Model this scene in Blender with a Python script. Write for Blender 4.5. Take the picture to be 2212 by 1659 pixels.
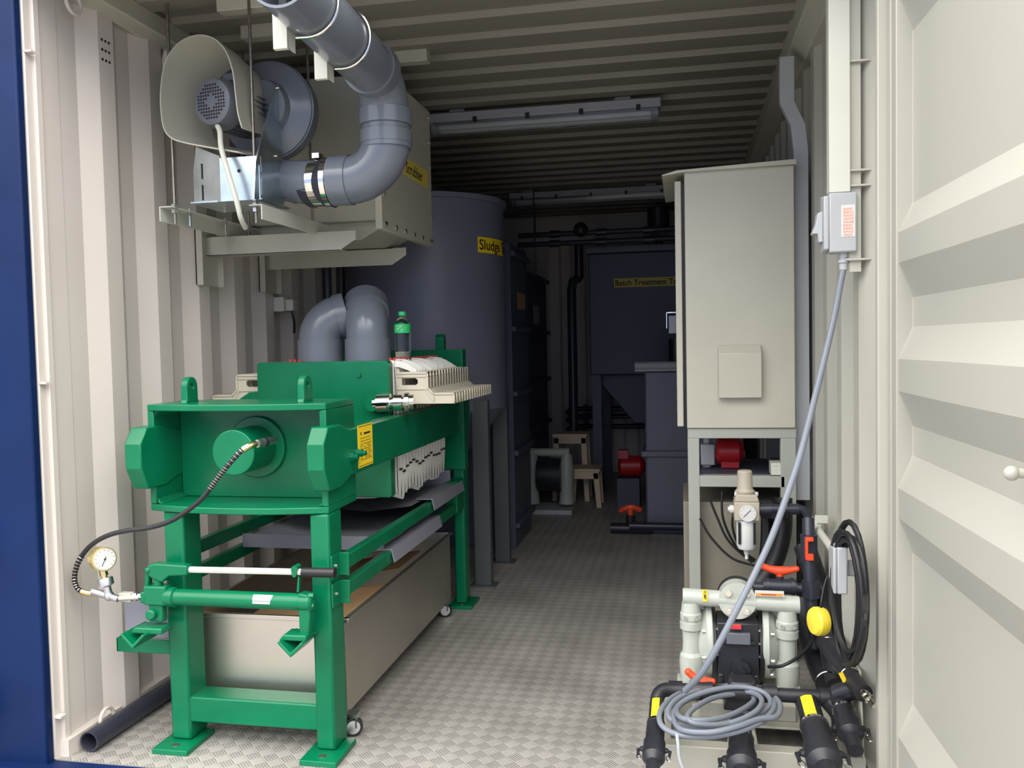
import bpy, bmesh, math, random
from math import sin, cos, pi, radians, atan2, sqrt
from mathutils import Vector, Matrix, Euler
random.seed(7)
for o in list(bpy.data.objects): bpy.data.objects.remove(o)
C = bpy.context.scene.collection
S = bpy.context.scene

# ---------------------------------------------------------------- camera
CAM = Vector((1.85, -2.22, 1.205)); FPX = 1880.0
yaw, pitch, roll = radians(11.25), radians(-2.6), radians(-1.2)
fw = Vector((-sin(yaw)*cos(pitch), cos(yaw)*cos(pitch), sin(pitch)))
rt0 = Vector((cos(yaw), sin(yaw), 0)); up0 = rt0.cross(fw)
rt = rt0*cos(roll) + up0*sin(roll); up = up0*cos(roll) - rt0*sin(roll)
cam = bpy.data.cameras.new('camera'); camo = bpy.data.objects.new('camera', cam); C.objects.link(camo)
cam.sensor_width = 36; cam.sensor_fit = 'HORIZONTAL'; cam.lens = FPX/2212*36; cam.clip_start = .05
camo.matrix_world = Matrix.Translation(CAM) @ Matrix((rt, up, -fw)).transposed().to_4x4()
S.camera = camo
# ---------------------------------------------------------------- world: bright overcast daylight
W = bpy.data.worlds.new('world'); S.world = W; W.use_nodes = True
nt = W.node_tree; bg = nt.nodes['Background']
tc = nt.nodes.new('ShaderNodeTexCoord'); sp = nt.nodes.new('ShaderNodeSeparateXYZ'); rmp = nt.nodes.new('ShaderNodeValToRGB')
mpz = nt.nodes.new('ShaderNodeMath'); mpz.operation = 'MULTIPLY_ADD'; mpz.inputs[1].default_value = .5; mpz.inputs[2].default_value = .5
nt.links.new(tc.outputs['Generated'], sp.inputs[0]); nt.links.new(sp.outputs[2], mpz.inputs[0]); nt.links.new(mpz.outputs[0], rmp.inputs[0])
rmp.color_ramp.elements[0].position = .585; rmp.color_ramp.elements[0].color = (.10, .125, .20, 1)   # dim surroundings near the horizon
rmp.color_ramp.elements[1].position = .78; rmp.color_ramp.elements[1].color = (1.0, .97, .93, 1)
nt.links.new(rmp.outputs[0], bg.inputs[0]); bg.inputs[1].default_value = 4.0
S.view_settings.view_transform = 'Standard'; S.view_settings.look = 'None'
S.view_settings.exposure = 0.87; S.view_settings.gamma = 1.0; S.view_settings.use_curve_mapping = False
S.cycles.max_bounces = 10; S.cycles.diffuse_bounces = 6; S.cycles.transparent_max_bounces = 12
S.cycles.use_denoising = True

# ---------------------------------------------------------------- helpers
def V(*a): return Vector(a)
def at(px, py, x=None, y=None, z=None):
    "point of the place seen at a photo pixel, on the given plane"
    d = rt*((px-1106)/FPX) - up*((py-829.5)/FPX) + fw
    if x is not None: t = (x-CAM.x)/d.x
    elif y is not None: t = (y-CAM.y)/d.y
    else: t = (z-CAM.z)/d.z
    return CAM + d*t

def new_mat(name, col, rough=.5, metal=0.0, spec=.5, var=.06, vscale=6, bump=0.0, bscale=60, trans=0.0, ior=1.45, alpha=1.0, sss=0.0, coat=0.0):
    m = bpy.data.materials.new(name); m.use_nodes = True
    n = m.node_tree.nodes; l = m.node_tree.links; b = n['Principled BSDF']
    t = n.new('ShaderNodeTexCoord'); no = n.new('ShaderNodeTexNoise'); no.inputs['Scale'].default_value = vscale; no.inputs['Detail'].default_value = 5
    l.new(t.outputs['Object'], no.inputs['Vector'])
    r = n.new('ShaderNodeValToRGB'); r.color_ramp.elements[0].position = .3; r.color_ramp.elements[1].position = .7
    r.color_ramp.elements[0].color = tuple(max(0, c*(1-var)) for c in col)+(1,)
    r.color_ramp.elements[1].color = tuple(min(1, c*(1+var)) for c in col)+(1,)
    l.new(no.outputs['Fac'], r.inputs[0]); l.new(r.outputs[0], b.inputs['Base Color'])
    b.inputs['Roughness'].default_value = rough; b.inputs['Metallic'].default_value = metal
    b.inputs['Specular IOR Level'].default_value = spec; b.inputs['IOR'].default_value = ior
    b.inputs['Transmission Weight'].default_value = trans; b.inputs['Alpha'].default_value = alpha
    b.inputs['Coat Weight'].default_value = coat
    if sss: b.inputs['Subsurface Weight'].default_value = sss; b.inputs['Subsurface Radius'].default_value = (.02, .02, .02)
    if bump:
        n2 = n.new('ShaderNodeTexNoise'); n2.inputs['Scale'].default_value = bscale; n2.inputs['Detail'].default_value = 3
        l.new(t.outputs['Object'], n2.inputs['Vector'])
        bp = n.new('ShaderNodeBump'); bp.inputs['Strength'].default_value = bump; bp.inputs['Distance'].default_value = .002
        l.new(n2.outputs['Fac'], bp.inputs['Height']); l.new(bp.outputs[0], b.inputs['Normal'])
    return m
M = {}
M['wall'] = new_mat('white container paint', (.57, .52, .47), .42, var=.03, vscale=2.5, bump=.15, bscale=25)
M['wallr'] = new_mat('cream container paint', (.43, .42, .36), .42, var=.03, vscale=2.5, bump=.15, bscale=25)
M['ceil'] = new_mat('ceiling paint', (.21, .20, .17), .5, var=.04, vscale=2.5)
M['door'] = new_mat('door inner paint', (.37, .363, .315), .45, var=.02, vscale=2, bump=.15, bscale=20)
M['blue'] = new_mat('blue container paint', (.002, .013, .062), .5, spec=.2, var=.15, vscale=4, bump=.2, bscale=18)
M['green'] = new_mat('green machine enamel', (.001, .128, .054), .27, spec=.35, var=.14, vscale=5, bump=.35, bscale=22)
M['cream'] = new_mat('cream steel paint', (.42, .41, .34), .4, var=.03, vscale=4)
M['white'] = new_mat('white steel paint', (.55, .55, .48), .4, var=.03)
M['cab'] = new_mat('beige cabinet powder coat', (.45, .435, .355), .42, var=.05, vscale=3, bump=.2, bscale=140)
M['pvc'] = new_mat('grey pvc', (.135, .15, .18), .2, var=.05, vscale=4)
M['pvcd'] = new_mat('dark grey pvc', (.026, .029, .042), .35, var=.1, vscale=8)
M['tank'] = new_mat('grey plastic tank', (.13, .14, .185), .38, var=.05, vscale=3, bump=.2, bscale=10)
M['tankd'] = new_mat('blue grey plastic tank', (.075, .085, .125), .45, var=.06, vscale=3)
M['steel'] = new_mat('brushed stainless', (.62, .58, .51), .38, 1.0, var=.08, vscale=3)
M['galv'] = new_mat('galvanised sheet', (.60, .67, .70), .24, 1.0, var=.25, vscale=7)
M['chrome'] = new_mat('bright metal', (.78, .74, .68), .12, 1.0, var=.05)
M['rod'] = new_mat('threaded rod steel', (.32, .28, .24), .4, 1.0, var=.2, vscale=40)
M['zinc'] = new_mat('zinc bolt', (.6, .6, .6), .3, 1.0, var=.1)
M['brass'] = new_mat('brass', (.75, .58, .28), .25, 1.0, var=.08)
M['brassp'] = new_mat('gold lacquered case', (.70, .58, .27), .3, .8, var=.05)
M['motor'] = new_mat('grey motor paint', (.11, .12, .14), .4, var=.08, vscale=10)
M['motord'] = new_mat('dark holes', (.01, .01, .012), .8)
M['ivory'] = new_mat('ivory polypropylene', (.50, .46, .36), .5, var=.05)
M['cloth'] = new_mat('white filter cloth', (.66, .65, .61), .9, var=.05, vscale=20, bump=.3, bscale=90)
M['black'] = new_mat('black rubber', (.012, .012, .014), .45, var=.2, vscale=20)
M['blackp'] = new_mat('black plastic', (.018, .019, .024), .4, var=.2, vscale=20, bump=.2, bscale=80)
M['yellow'] = new_mat('yellow label', (.85, .60, .02), .5, var=.03)
M['yellowd'] = new_mat('yellow tape label', (.62, .50, .09), .5, var=.05)
M['yellowc'] = new_mat('yellow plastic', (.80, .62, .05), .4, var=.03)
M['ink'] = new_mat('black ink', (.015, .013, .01), .6)
M['inkred'] = new_mat('red ink', (.80, .33, .25), .6, var=.3, vscale=200)
M['red'] = new_mat('red paint', (.45, .012, .02), .35, var=.1)
M['reddot'] = new_mat('red plug', (.60, .03, .04), .4)
M['orange'] = new_mat('orange red handle', (.80, .07, .02), .4, var=.05)
M['orangel'] = new_mat('orange label', (.85, .28, .06), .5, var=.05)
M['paper'] = new_mat('white label', (.58, .58, .56), .5, var=.02)
M['poly'] = new_mat('translucent white polypropylene', (.43, .46, .405), .28, var=.06, vscale=8, sss=.3)
M['bowl'] = new_mat('white filter bowl', (.66, .68, .64), .3, var=.03)
M['cable'] = new_mat('grey cable', (.17, .19, .225), .42, var=.05)
M['kraft'] = new_mat('brown cardboard', (.42, .25, .12), .85, var=.08, vscale=8)
M['beige'] = new_mat('beige regulator plastic', (.40, .36, .28), .5, var=.05)
M['greyl'] = new_mat('light grey plastic', (.38, .40, .41), .45, var=.04)
M['sheet'] = new_mat('light grey pvc sheet', (.20, .205, .24), .35, var=.04)
M['alu'] = new_mat('aluminium casting', (.55, .55, .57), .35, 1.0, var=.1, vscale=8)
M['stool'] = new_mat('cream plastic stool', (.62, .50, .34), .5, var=.05)
M['glassp'] = new_mat('clear lamp cover', (.75, .80, .85), .12, trans=.85, ior=1.3, var=.02)
M['lampb'] = new_mat('grey lamp housing', (.30, .31, .35), .5, var=.04)
M['housing'] = new_mat('brown beige housing', (.22, .20, .155), .5, var=.06)  # beige darkened in the colour itself for the shade under the cabinet
M['stand'] = new_mat('grey green stand paint', (.33, .345, .30), .45, var=.03)
M['legp'] = new_mat('grey green profile', (.075, .085, .088), .45, var=.06)
M['pet'] = new_mat('clear bottle plastic', (.9, .97, .95), .05, trans=1.0, ior=1.25, var=.01)
M['petg'] = new_mat('green bottle label', (.02, .40, .12), .4, var=.15, vscale=120)
M['concrete'] = new_mat('concrete yard', (.21, .20, .185), .9, var=.1, vscale=1.5)

def treadplate():
    m = bpy.data.materials.new('aluminium tread plate'); m.use_nodes = True
    n = m.node_tree.nodes; l = m.node_tree.links; b = n['Principled BSDF']
    def math_(op, a, bb=None, c=None):
        x = n.new('ShaderNodeMath'); x.operation = op
        for i, v in enumerate((a, bb, c)):
            if v is None: continue
            if isinstance(v, (int, float)): x.inputs[i].default_value = v
            else: l.new(v, x.inputs[i])
        return x.outputs[0]
    t = n.new('ShaderNodeTexCoord'); s = n.new('ShaderNodeSeparateXYZ'); l.new(t.outputs['Object'], s.inputs[0])
    cell = .039
    u = math_('MULTIPLY', math_('ADD', s.outputs[0], s.outputs[1]), .70711/cell)
    v = math_('MULTIPLY', math_('SUBTRACT', s.outputs[0], s.outputs[1]), .70711/cell)
    par = math_('MODULO', math_('ABSOLUTE', math_('ADD', math_('FLOOR', math_('ADD', u, 2000.0)), math_('FLOOR', math_('ADD', v, 2000.0)))), 2.0)
    def bars(a, bb):
        fa = math_('FRACT', math_('ADD', a, 2000.0)); fb = math_('FRACT', math_('ADD', bb, 2000.0))
        st = math_('ABSOLUTE', math_('SINE', math_('MULTIPLY', fa, 5*pi)))
        en = math_('MULTIPLY', math_('SMOOTH_MIN', math_('MULTIPLY', fb, 9.0), 1.0, .2), math_('SMOOTH_MIN', math_('MULTIPLY', math_('SUBTRACT', 1.0, fb), 9.0), 1.0, .2))
        return math_('MULTIPLY', st, en)
    h = n.new('ShaderNodeMix'); h.data_type = 'FLOAT'
    l.new(par, h.inputs[0]); l.new(bars(u, v), h.inputs[2]); l.new(bars(v, u), h.inputs[3])
    bp = n.new('ShaderNodeBump'); bp.inputs['Strength'].default_value = .8; bp.inputs['Distance'].default_value = .0016
    l.new(h.outputs[0], bp.inputs['Height']); l.new(bp.outputs[0], b.inputs['Normal'])
    no = n.new('ShaderNodeTexNoise'); no.inputs['Scale'].default_value = 3.0; no.inputs['Detail'].default_value = 6; l.new(t.outputs['Object'], no.inputs['Vector'])
    r = n.new('ShaderNodeValToRGB'); r.color_ramp.elements[0].position = .3; r.color_ramp.elements[1].position = .72
    r.color_ramp.elements[0].color = (.31, .295, .27, 1); r.color_ramp.elements[1].color = (.47, .45, .42, 1)
    l.new(no.outputs['Fac'], r.inputs[0])
    mx = n.new('ShaderNodeMix'); mx.data_type = 'RGBA'; mx.blend_type = 'MULTIPLY'; mx.inputs[0].default_value = 1.0
    rr = n.new('ShaderNodeValToRGB'); rr.color_ramp.elements[0].color = (.80, .80, .80, 1); rr.color_ramp.elements[1].color = (1, 1, 1, 1)
    l.new(par, rr.inputs[0]); l.new(r.outputs[0], mx.inputs[6]); l.new(rr.outputs[0], mx.inputs[7])
    l.new(mx.outputs[2], b.inputs['Base Color'])
    b.inputs['Metallic'].default_value = .25; b.inputs['Roughness'].default_value = .42
    return m
M['tread'] = treadplate()

ORG = {}
class MB:
    def __init__(s): s.bm = bmesh.new()
    def box(s, a, b, rot=None, piv=None):
        vs = [s.bm.verts.new((x, y, z)) for x in (a[0], b[0]) for y in (a[1], b[1]) for z in (a[2], b[2])]
        for f in ((0, 1, 3, 2), (4, 6, 7, 5), (0, 4, 5, 1), (2, 3, 7, 6), (0, 2, 6, 4), (1, 5, 7, 3)):
            s.bm.faces.new([vs[i] for i in f])
        if rot: s.rotv(vs, rot, piv or [(a[i]+b[i])/2 for i in range(3)])
        return s
    def rotv(s, vs, e, piv):
        m = Euler(e).to_matrix(); p = Vector(piv)
        for v in vs: v.co = m @ (v.co-p) + p
    def prism(s, pts, axis, lo, hi, holes=()):
        "polygon of 2D points extruded along an axis ('x','y','z')"
        def mk(p, h):
            return {'x': (h, p[0], p[1]), 'y': (p[0], h, p[1]), 'z': (p[0], p[1], h)}[axis]
        A = [s.bm.verts.new(mk(p, lo)) for p in pts]; B = [s.bm.verts.new(mk(p, hi)) for p in pts]
        n = len(pts)
        if not holes:
            s.bm.faces.new(A[::-1]); s.bm.faces.new(B)
        for i in range(n): s.bm.faces.new((A[i], A[(i+1) % n], B[(i+1) % n], B[i]))
        if holes:
            for ring, flip in ((A, 1), (B, 0)):
                es = [s.bm.edges.get((ring[i], ring[(i+1) % n])) for i in range(n)]
                for h in holes: pass
            HA = []
            for h in holes:
                a = [s.bm.verts.new(mk(p, lo)) for p in h]; b = [s.bm.verts.new(mk(p, hi)) for p in h]
                k = len(h)
                for i in range(k): s.bm.faces.new((a[(i+1) % k], a[i], b[i], b[(i+1) % k]))
                HA.append((a, b))
            for side in (0, 1):
                ring = (A, B)[side]
                es = [s.bm.edges.get((ring[i], ring[(i+1) % n])) for i in range(n)]
                for ab in HA:
                    r2 = ab[side]; k = len(r2)
                    es += [s.bm.edges.get((r2[i], r2[(i+1) % k])) for i in range(k)]
                bmesh.ops.triangle_fill(s.bm, use_beauty=True, use_dissolve=False, edges=es)
        return s
    def cyl(s, p0, p1, r0, r1=None, n=24, caps=True):
        r1 = r0 if r1 is None else r1
        p0, p1 = Vector(p0), Vector(p1); d = (p1-p0).normalized()
        q = d.to_track_quat('Z', 'Y').to_matrix()
        A, B = [], []
        for i in range(n):
            c = q @ Vector((cos(2*pi*i/n), sin(2*pi*i/n), 0))
            A.append(s.bm.verts.new(p0+c*r0)); B.append(s.bm.verts.new(p1+c*r1))
        for i in range(n): s.bm.faces.new((A[i], A[(i+1) % n], B[(i+1) % n], B[i]))
        if caps: s.bm.faces.new(A[::-1]); s.bm.faces.new(B)
        return s
    def ring(s, p0, p1, ro, ri, n=32):
        "hollow tube with end faces"
        p0, p1 = Vector(p0), Vector(p1); q = (p1-p0).normalized().to_track_quat('Z', 'Y').to_matrix()
        R = []
        for p, r in ((p0, ro), (p1, ro), (p1, ri), (p0, ri)):
            R.append([s.bm.verts.new(p+q @ Vector((cos(2*pi*i/n), sin(2*pi*i/n), 0))*r) for i in range(n)])
        for k in range(4):
            a, b = R[k], R[(k+1) % 4]
            for i in range(n): s.bm.faces.new((a[i], a[(i+1) % n], b[(i+1) % n], b[i]))
        return s
    def tube(s, pts, r, n=10, closed=False, caps=True, smooth=0):
        P = [Vector(p) for p in pts]
        if smooth: P = spline(P, smooth, closed)
        rr = r if isinstance(r, (list, tuple)) else [r]*len(P)
        m = len(P); T = []
        for i in range(m):
            a = P[(i-1) % m] if (closed or i > 0) else P[i]; b = P[(i+1) % m] if (closed or i < m-1) else P[i]
            T.append((b-a).normalized())
        nrm = T[0].orthogonal().normalized(); R = []
        for i in range(m):
            nrm = (nrm - T[i]*nrm.dot(T[i])).normalized(); bi = T[i].cross(nrm)
            R.append([s.bm.verts.new(P[i]+(nrm*cos(2*pi*k/n)+bi*sin(2*pi*k/n))*rr[i]) for k in range(n)])
        for i in range(m if closed else m-1):
            a, b = R[i], R[(i+1) % m]
            for k in range(n): s.bm.faces.new((a[k], a[(k+1) % n], b[(k+1) % n], b[k]))
        if caps and not closed: s.bm.faces.new(R[0][::-1]); s.bm.faces.new(R[-1])
        return s
    def lathe(s, p, axis, prof, n=28):
        "prof: list of (distance along axis, radius)"
        p = Vector(p); a = Vector(axis).normalized(); q = a.to_track_quat('Z', 'Y').to_matrix(); R = []
        for h, r in prof:
            R.append([s.bm.verts.new(p+a*h+q @ Vector((cos(2*pi*i/n), sin(2*pi*i/n), 0))*max(r, 1e-4)) for i in range(n)])
        for k in range(len(R)-1):
            for i in range(n): s.bm.faces.new((R[k][i], R[k][(i+1) % n], R[k+1][(i+1) % n], R[k+1][i]))
        s.bm.faces.new(R[0][::-1]); s.bm.faces.new(R[-1])
        return s
    def sphere(s, p, r, sc=(1, 1, 1), n=20):
        m = Matrix.Translation(p) @ Matrix.Diagonal((sc[0], sc[1], sc[2], 1))
        bmesh.ops.create_uvsphere(s.bm, u_segments=n, v_segments=n//2, radius=r, matrix=m); return s
    def grid(s, P, closed=False):
        R = [[s.bm.verts.new(p) for p in row] for row in P]
        for i in range(len(R)-1):
            for j in range(len(R[i])-1): s.bm.faces.new((R[i][j], R[i][j+1], R[i+1][j+1], R[i+1][j]))
        return s
    SPLIT = {'mounting_foot', 'stiffening_band', 'handle_rim', 'boss', 'silver_label', 'cap_screw', 'clamp_bolt', 'flange_bolt', 'cover_bolt', 'stud', 'tie_bolt', 'stiffening_rib', 'bolt', 'slot', 'sight_window', 'port_plug', 'hose_clamp', 'socket_collar', 'clamp_band', 'yellow_tape', 'nut', 'union_nut', 'tray_rib', 'bright_edge', 'wheel', 'lamp_tube', 'spring_guard', 'crimp_ferrule', 'cloth_flap'}
    def build(s, name, mat, *a, **k):
        if name not in MB.SPLIT: return s.build1(name, mat, *a, **k)
        bm = s.bm; seen = set(); isl = []
        bm.verts.ensure_lookup_table()
        for v in bm.verts:
            if v in seen: continue
            st = [v]; seen.add(v); comp = []
            while st:
                q = st.pop(); comp.append(q)
                for e in q.link_edges:
                    o = e.other_vert(q)
                    if o not in seen: seen.add(o); st.append(o)
            isl.append(comp)
        def bb(c): return [min(v.co[i] for v in c)-.0015 for i in range(3)], [max(v.co[i] for v in c)+.0015 for i in range(3)]
        gr = [(c, *bb(c)) for c in isl]; ch = True
        while ch:
            ch = False
            for i in range(len(gr)):
                for j in range(i+1, len(gr)):
                    if all(gr[i][1][t] <= gr[j][2][t] and gr[j][1][t] <= gr[i][2][t] for t in range(3)):
                        c = gr[i][0]+gr[j][0]; gr[i] = (c, *bb(c)); gr.pop(j); ch = True; break
                if ch: break
        first = None
        for c, _, _ in gr:
            m2 = MB(); mp = {v: m2.bm.verts.new(v.co) for v in c}; fs = set(f for v in c for f in v.link_faces)
            for f in fs: m2.bm.faces.new([mp[v] for v in f.verts])
            o = m2.build1(name, mat, *a, **k); first = first or o
        return first
    def build1(s, name, mat, parent=None, label=None, cat=None, group=None, kind=None, bevel=0, org=None, smooth=True, ang=28):
        bm = s.bm; bmesh.ops.recalc_face_normals(bm, faces=bm.faces)
        for e in bm.edges:
            e.smooth = len(e.link_faces) == 2 and e.calc_face_angle(4) < radians(ang)
        for f in bm.faces: f.smooth = smooth
        lo = [min(v.co[i] for v in bm.verts) for i in range(3)]; hi = [max(v.co[i] for v in bm.verts) for i in range(3)]
        o_ = Vector(org) if org else Vector(((lo[0]+hi[0])/2, (lo[1]+hi[1])/2, lo[2]))
        for v in bm.verts: v.co -= o_
        me = bpy.data.meshes.new(name); bm.to_mesh(me); bm.free(); me.materials.append(M[mat] if isinstance(mat, str) else mat)
        ob = bpy.data.objects.new(name, me); C.objects.link(ob)
        if parent: ob.parent = parent; ob.location = o_-ORG[parent.name]
        else: ob.location = o_
        ORG[ob.name] = o_
        if bevel:
            b = ob.modifiers.new('bevel', 'BEVEL'); b.width = bevel; b.segments = 2; b.limit_method = 'ANGLE'; b.angle_limit = radians(40)
        tag(ob, label, cat, group, kind); return ob
def spline(P, k, closed=False):
    out = []; n = len(P)
    for i in range(n if closed else n-1):
        g = (lambda j: P[j % n]) if closed else (lambda j: P[min(max(j, 0), n-1)])
        a, b, c, d = g(i-1), g(i), g(i+1), g(i+2)
        for t in range(k):
            t /= k
            out.append(.5*((2*b)+(c-a)*t+(2*a-5*b+4*c-d)*t*t+(3*b-a-3*c+d)*t**3))
    if not closed: out.append(P[-1])
    return out
def tag(o, label=None, cat=None, group=None, kind=None):
    if label: o['label'] = label
    if cat: o['category'] = cat
    if group: o['group'] = group
    if kind: o['kind'] = kind
def thing(name, loc, label, cat, group=None):
    o = bpy.data.objects.new(name, None); C.objects.link(o); o.location = loc; o.empty_display_size = .1
    ORG[o.name] = Vector(loc); tag(o, label, cat, group); return o
def copy_tree(o, parent=None, delta=None, label=None):
    c = o.copy(); C.objects.link(c)
    if parent: c.parent = parent
    if delta is not None: c.location = o.location + Vector(delta)
    if label: c['label'] = label
    for ch in [x for x in bpy.data.objects if x.parent == o and x != c]: copy_tree(ch, c)
    return c
def struct(mb, name, mat, **k): return mb.build(name, mat, kind='structure', ang=12, **k)
def bolt(mb, p, ax, r=.006, h=.005): mb.cyl(Vector(p), Vector(p)+Vector(ax).normalized()*h, r, n=6)
def arc(c, r, a0, a1, u, v, n=10):
    "points of an arc about c, from angle a0 to a1 in the plane of unit vectors u, v"
    c, u, v = Vector(c), Vector(u), Vector(v)
    return [c+(u*cos(a0+(a1-a0)*i/n)+v*sin(a0+(a1-a0)*i/n))*r for i in range(n+1)]
def text_on(parent, txt, origin, xdir, ydir, size, mat='ink', warp=None, name='lettering', wscale=1.0, shear=0):
    cu = bpy.data.curves.new(name, 'FONT'); cu.body = txt; cu.size = size; cu.resolution_u = 3; cu.offset = size*.012; cu.shear = shear
    t = bpy.data.objects.new('tmp', cu); C.objects.link(t)
    dg = bpy.context.evaluated_depsgraph_get(); dg.update()
    me = bpy.data.meshes.new_from_object(t.evaluated_get(dg)); bpy.data.objects.remove(t)
    me.name = name; me.materials.clear(); me.materials.append(M[mat])
    ox, oy = Vector(xdir).normalized(), Vector(ydir).normalized(); o_ = Vector(origin)
    for v in me.vertices:
        w = warp(v.co.x*wscale, v.co.y) if warp else o_+ox*(v.co.x*wscale)+oy*v.co.y
        v.co = w-o_
    ob = bpy.data.objects.new(name, me); C.objects.link(ob)
    ob.parent = parent; ob.location = o_-ORG[parent.name]; ORG[ob.name] = o_
    return ob

X0, X1, Y1, H = 0.0, 2.35, 5.9, 2.39
# ================================================================= THE CONTAINER (structure)
def corr_profile(y0, y1, depth=.036):
    "(y, offset into the room) points of the side wall corrugation"
    pts = [(y0, 0)]; y = .222
    while y < y1:
        for dy, d in ((0, 0), (.062, depth), (.137, depth), (.199, 0)):
            if y0 < y+dy < y1: pts.append((y+dy, d))
        y += .268
    pts.append((y1, 0)); return pts
def side_wall(name, x, sgn, mat, z0=-.02, z1=2.42):
    m = MB(); pr = corr_profile(0.02, Y1)
    m.grid([[(x+sgn*d, y, z) for y, d in pr] for z in (z0, z1)])
    m.grid([[(x+sgn*d-sgn*.05, y, z) for y, d in pr] for z in (z0, z1)])
    return struct(m, name, mat)
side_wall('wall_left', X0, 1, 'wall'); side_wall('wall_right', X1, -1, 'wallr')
m = MB()  # end wall: vertical corrugated doors with header
prx = [(x, 0) for x in (-.05,)]; x = .0
while x < 2.4:
    for dx, d in ((0, 0), (.03, .03), (.11, .03), (.14, 0)): prx.append((x+dx, d))
    x += .235
m.grid([[(x, Y1-d, z) for x, d in prx] for z in (-.02, 2.42)])
m.box((-.06, Y1+.03, -.05), (2.41, Y1+.08, 2.45)); m.box((-.05, Y1-.06, 2.13), (2.40, Y1+.02, 2.42)); m.box((1.12, Y1-.05, 0), (1.2, Y1, 2.13))
struct(m, 'wall_back', 'wall')
m = MB(); pr = [(0.0, 2.39)]; y = at(1400, 36.6, z=2.39).y - 5*.2085
while y < Y1:
    for dy, z in ((0, 2.392), (.012, 2.37), (.100, 2.37), (.112, 2.392)):
        if 0 < y+dy < Y1: pr.append((y+dy, z))
    y += .2085
pr.append((Y1, 2.39))
m.grid([[(x, y, z) for y, z in pr] for x in (-.05, 2.40)]); m.box((-.06, -.05, 2.40), (2.41, Y1+.08, 2.45))
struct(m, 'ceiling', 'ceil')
m = MB(); m.box((-.05, 0, -.06), (2.40, Y1+.05, 0)); struct(m, 'floor', 'tread', org=(0, 0, 0))
# top side rails
m = MB(); m.prism([(0, 2.40), (0, 2.292), (.03, 2.286), (.066, 2.312), (.070, 2.372), (.05, 2.40)], 'y', .02, Y1); struct(m, 'trim_1', 'cream', bevel=.004)
m = MB(); m.prism([(2.35, 2.40), (2.35, 2.24), (2.30, 2.24), (2.25, 2.29), (2.25, 2.40)], 'y', .02, Y1); struct(m, 'trim_2', 'cream', bevel=.004)
m = MB(); m.box((0, .02, 0), (.03, Y1, .05)); struct(m, 'baseboard_left', 'wall')
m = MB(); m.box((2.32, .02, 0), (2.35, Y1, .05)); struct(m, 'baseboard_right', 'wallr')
# corner posts: painted white on the inner face, blue outside
m = MB(); m.box((-.05, .0, -.05), (0.002, .14, 2.42)); m.box((-.02, .03, 0), (.012, .055, 2.3)); struct(m, 'trim_3', 'wall', bevel=.003)
m = MB(); m.box((2.345, .0, -.05), (2.42, .16, 2.42)); m.box((2.338, .02, 0), (2.36, .05, 2.3)); m.box((2.325, .10, 0), (2.36, .13, 2.3)); struct(m, 'trim_4', 'wallr', bevel=.003)
m = MB(); m.box((-.19, -.03, -.16), (-.002, .0, 2.62)); m.box((-.19, .0, -.16), (-.052, .16, 2.62)); struct(m, 'trim_5', 'blue', bevel=.006)
m = MB(); m.box((2.39, -.02, -.16), (2.55, .16, 2.62)); struct(m, 'trim_6', 'blue', bevel=.006)
m = MB(); m.box((-.19, -.09, -.16), (2.55, .002, -.001)); struct(m, 'trim_7', 'blue', bevel=.006)
m = MB(); m.box((-.19, -.03, 2.30), (2.55, .04, 2.62)); struct(m, 'trim_8', 'blue', bevel=.006)
m = MB(); m.box((-14, -16, -.20), (18, 12, -.16)); struct(m, 'floor_outside', 'concrete')
# left door swung back against the outer side
m = MB(); m.box((-.30, -.06, -.08), (-.205, .9, 2.5)); 
for z in (.12, .62, 1.1, 1.7, 2.2): m.box((-.25, -.085, z), (-.19, -.03, z+.09)); m.cyl((-.215, -.075, z-.02), (-.215, -.075, z+.11), .014, n=12)
struct(m, 'door_1', 'blue', bevel=.004)
# small welded tabs on the left post
for z in (2.075, 1.121, .127):
    m = MB(); m.box((.0, .0, z-.003), (.024, .024, z+.003)); m.build('weld_tab', 'wall', label={2.075: 'thin white steel tab on left door post, nearest the ceiling', 1.121: 'thin white steel tab on left door post at waist height', .127: 'thin white steel tab on left door post just above the floor'}[z], cat='tab', group='tabs on the left door post')
# right door opened outwards, inner face towards us
m = MB()
zz = [(-.1, .022), (.255, .022), (.33, 0)] ; zs = []
edge = [(2.5, 0), (1.96, 0), (1.90, .032)]
prof = [(-.1, 0), (.17, 0), (.255, 0), (.333, .032), (.696, .032), (.776, 0), (.851, 0), (.926, .032), (.995, .032), (1.075, 0), (1.154, 0), (1.227, .032), (1.295, .032), (1.374, 0), (1.447, 0), (1.513, .032), (1.903, .032), (1.985, 0), (2.06, 0), (2.13, .032), (2.3, .032)]
def dx_(y): return .03*(-y)   # opened a touch past square
ys = [-.045, -.05, -.4, -.8, -1.15]
m.grid([[(2.338+(d if y < -.046 else min(d, .012))+dx_(y), y, z) for z, d in prof] for y in ys])
m.box((2.335, -.05, -.1), (2.40, -.002, 2.3)); m.box((2.43, -1.2, -.1), (2.45, 0, 2.3))
dr = struct(m, 'door_2', 'door', bevel=.002)
m = MB(); p = V(2.385, -.725, .985); m.cyl(p, p+V(-.03, 0, 0), .008, n=14); m.sphere(p+V(-.03, 0, 0), .012); m.build('door_stop', 'door', dr)
m = MB()
for z in (.2, .95, 1.75): m.cyl((2.44, -.012, z), (2.44, -.012, z+.12), .014)
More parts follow.
